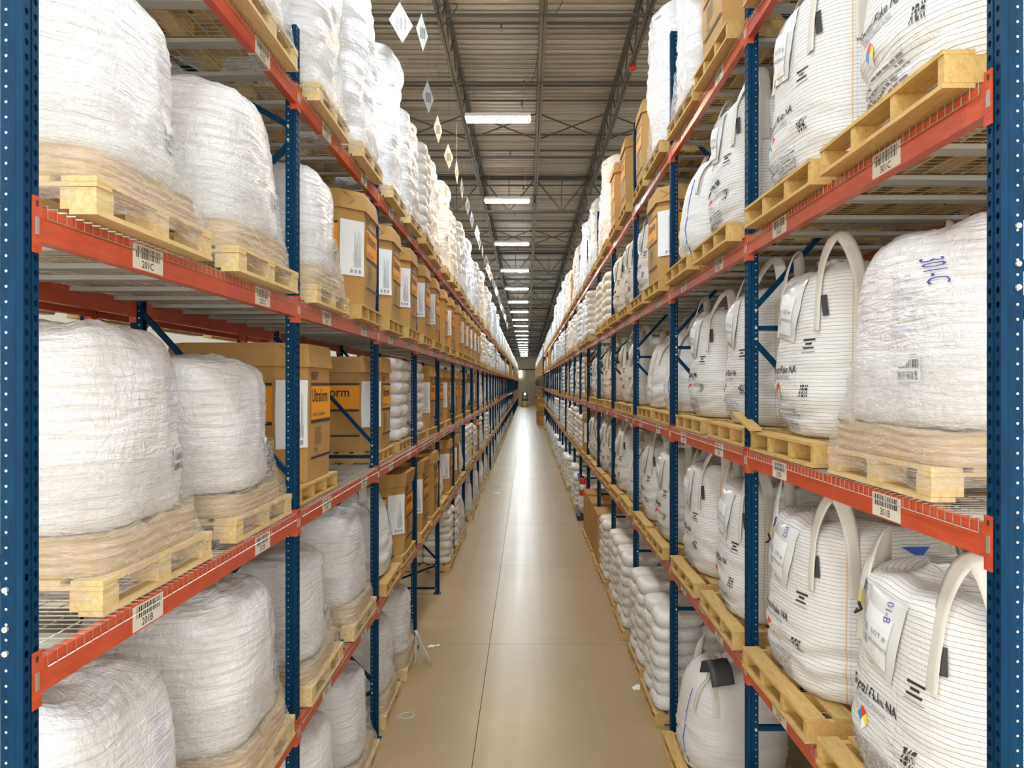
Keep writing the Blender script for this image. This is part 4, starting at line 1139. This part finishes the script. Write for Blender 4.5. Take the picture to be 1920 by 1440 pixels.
far_block('L', Y1['L'] + BAY * (NB) + BAY * 0, 15, 1, 1); far_block('L', 88.0, 17, 101, low='carton', lv_set=(1, 2, 3, 4))
far_block('R', Y1['R'] + BAY * (NB), 9, 2, 1); far_block('R', 73.5, 22, 102, low='carton')

# ------------------------------------------------------------------ small things
# fire extinguisher on the right, seventh frame
q = MB(); q.tube([(0, 0, 0), (0, 0, .02), (0, 0, .40), (0, 0, .46)], .085, 'red', 14); body = q.mesh('cyl', True)
q = MB(); q.tube([(0, 0, .45), (0, 0, .52)], .03, 'black', 8); q.bar((0, 0, .52), (-.10, 0, .54), .03, .015, 'black'); q.tube([(0, 0, .50), (.10, 0, .46), (.11, 0, .2)], .012, 'black', 6); valve = q.mesh('valve')
q = MB(); q.tube([(0, 0, .14), (0, 0, .30)], .087, 'paper', 14); lab = q.mesh('lab', True)
q = MB(); q.box(.02, .12, -.03, .03, .1, .34, 'red'); br_ = q.mesh('bracket')
fe = obj('fire_extinguisher', None, None, Matrix.Translation((XS['R'] - .115, Y1['R'] + 6 * BAY - .04, .98)), label='red fire extinguisher mounted on a right rack upright', category='fire extinguisher')
obj('cylinder', body, fe); obj('valve', valve, fe); obj('paper_label', lab, fe); obj('wall_bracket', br_, fe)
# drum-like octagonal cartons standing in the aisle far down on the right
q = MB(); prism(q, [(.52, .52, .28, 0), (.53, .53, .28, 1.0), (.56, .56, .29, 1.0), (.56, .56, .29, 1.15)], 'carton', 0); q.add([(-.3, -.535, .3), (.3, -.535, .3), (.3, -.535, .7), (-.3, -.535, .7)], [(0, 1, 2, 3)], 'print_orange'); fo = q.mesh('far_octabin')
for k in range(2):
    obj('octagonal_carton', fo, None, Matrix.Translation((1.45, 69.6, .144 + k * 1.31)), label=('brown octagonal carton standing in the far aisle, bottom one', 'brown octagonal carton in the far aisle, on top')[k], category='carton')
    obj('wooden_pallet', PAL_S2[1].me, None, Matrix.Translation((1.45, 69.02, k * 1.31)), label=('floor pallet under the cartons in the far aisle', 'pallet between the two far aisle cartons')[k], category='pallet')
# distant forklift
fk = obj('forklift', None, None, Matrix.Translation((-.35, 125, 0)), label='distant forklift with a bright headlight at the end of the aisle', category='forklift')
def part(name, fn, parent, m=None): q = MB(); fn(q); return obj(name, q.mesh(name), parent)
part('chassis', lambda q: (q.box(-.55, .55, -.6, 1.2, .25, 1.0, 'yellow'), q.box(-.5, .5, .7, 1.3, .5, 1.3, 'black')), fk)
part('mast', lambda q: (q.box(-.4, -.3, -.75, -.62, .1, 2.6, 'black'), q.box(.3, .4, -.75, -.62, .1, 2.6, 'black'), q.box(-.4, .4, -.72, -.65, 1.2, 1.3, 'black')), fk)
part('overhead_guard', lambda q: (q.box(-.5, .5, -.4, .8, 2.1, 2.16, 'black'), q.box(-.5, -.44, -.4, -.34, 1, 2.1, 'black'), q.box(.44, .5, -.4, -.34, 1, 2.1, 'black'), q.box(-.5, -.44, .74, .8, 1, 2.1, 'black'), q.box(.44, .5, .74, .8, 1, 2.1, 'black')), fk)
for s in (-1, 1):
    part('fork', lambda q: q.box(s * .25 - .06, s * .25 + .06, -1.8, -.72, .08, .12, 'black'), fk)
    for yy in (-.3, .9): part('wheel', lambda q: q.tube([(s * .50, yy, .25), (s * .62, yy, .25)], .25, 'black', 14), fk)
part('headlight', lambda q: q.tube([(0, -.50, 2.22), (0, -.62, 2.22)], .16, 'glow', 10), fk)
# paper scraps and strap ends on the floor
def scrap(x, y, s, lab, m='paper'):
    q = MB(); vs = [(0, 0, .003), (s, .1 * s, .006), (1.1 * s, .7 * s, .012), (.45 * s, .85 * s, .02), (-.05 * s, .5 * s, .004)]
    vs += [(a, b, c - .002) for a, b, c in vs]
    q.add(vs, [(0, 1, 2, 3, 4), (9, 8, 7, 6, 5)] + [(i, i + 5, (i + 1) % 5 + 5, (i + 1) % 5) for i in range(5)], m); obj('paper_scrap', q.mesh('scrap'), None, Matrix.Translation((x, y, .001)), label=lab, category='paper scrap')
scrap(-1.50, 10.8, .10, 'small white paper scrap lying by the joint near the left rack')
scrap(-1.38, 10.85, .06, 'tiny white paper crumb beside the scrap on the floor')
scrap(-1.20, 26.0, .22, 'white paper litter on the floor farther down the left side')
scrap(-1.35, 27.5, .3, 'loose plastic litter beside the distant left rack', 'pouch')
scrap(1.38, 9.3, .16, 'white paper slip sticking out by the right sack stack')
q = MB(); q.tube([(-.12, 0, .004), (-.03, .10, .006), (.05, .12, .006), (.10, .04, .005), (.04, -.04, .004), (-.10, -.03, .004)], .004, 'paper', 4)
obj('strap_loop', q.mesh('strap_loop', True), None, Matrix.Translation((-1.44, 8.55, 0)), label='thin white strapping loop lying on the floor by the left rack', category='strap')
q = MB(); r = random.Random(9)
for k in range(9):
    a = r.uniform(0, 6); p = [(r.uniform(-.02, .02), r.uniform(-.02, .02), .50)]
    for t in range(1, 6): p.append((.04 * t * cos(a) * .6 + .1 * t / 5, .03 * t * sin(a), .50 - .10 * t + r.uniform(-.01, .01)))
    q.tube(p, .006, 'pouch', 4)
obj('film_tail', q.mesh('film_tail', True), None, Matrix.Translation((-1.56, 10.1, .0)), label='crumpled tail of stretch film trailing from a left floor load', category='film')
# yellow-green knotted cord hanging under the second shelf beam, second left bay
q = MB()
for k in range(4):
    a = k * 1.6; q.tube([(0, 0, .02), (.05 * cos(a), .05 * sin(a), .05), (.09 * cos(a), .07 * sin(a), 0), (.05 * cos(a), .03 * sin(a), -.06 - .02 * k)], .018, 'film_knot', 6)
obj('knotted_cord', q.mesh('knot', True), None, Matrix.Translation((-2.85 + .0, 9.8, 4.28)), label='yellow knotted rag tied below the rear beam of the left rack', category='rag')
for i, (x, y, z) in enumerate(((-1.60, 19.9, 2.30), (-1.60, 21.2, 2.15))):
    q = MB(); q.ribbon([(0, -.28, .30), (.03, -.12, .12), (.02, .02, .10), (.03, .16, -.10), (0, .26, -.38)], [(1, 0, .3)] * 5, .10, 'yellow', .006)
    q.ribbon([(.01, .02, .12), (.03, .05, -.12), (.01, -.02, -.36)], [(1, 0, .1)] * 3, .08, 'yellow', .006)
    obj('yellow_tape', q.mesh('tape', True), None, Matrix.Translation((x, y, z)), label=('crossed yellow tape on sacks, first shelf, seventh left bay, nearer pallet', 'crossed yellow tape on sacks, first shelf, seventh left bay, farther pallet')[i], category='tape')
# broken board lifting off a pallet on the right
q = MB(); q.bar((0, 0, 0), (0, .42, .10), .09, .018, 'wood', (0, 0, 1)); bb = q.mesh('broken_board')
obj('loose_board', bb, None, Matrix.Translation((1.60, 5.02, LV['R'][1] + .32)), label='lifted loose pallet board beside the nearest blue upright on right', category='board')
print('objects', len(bpy.data.objects))
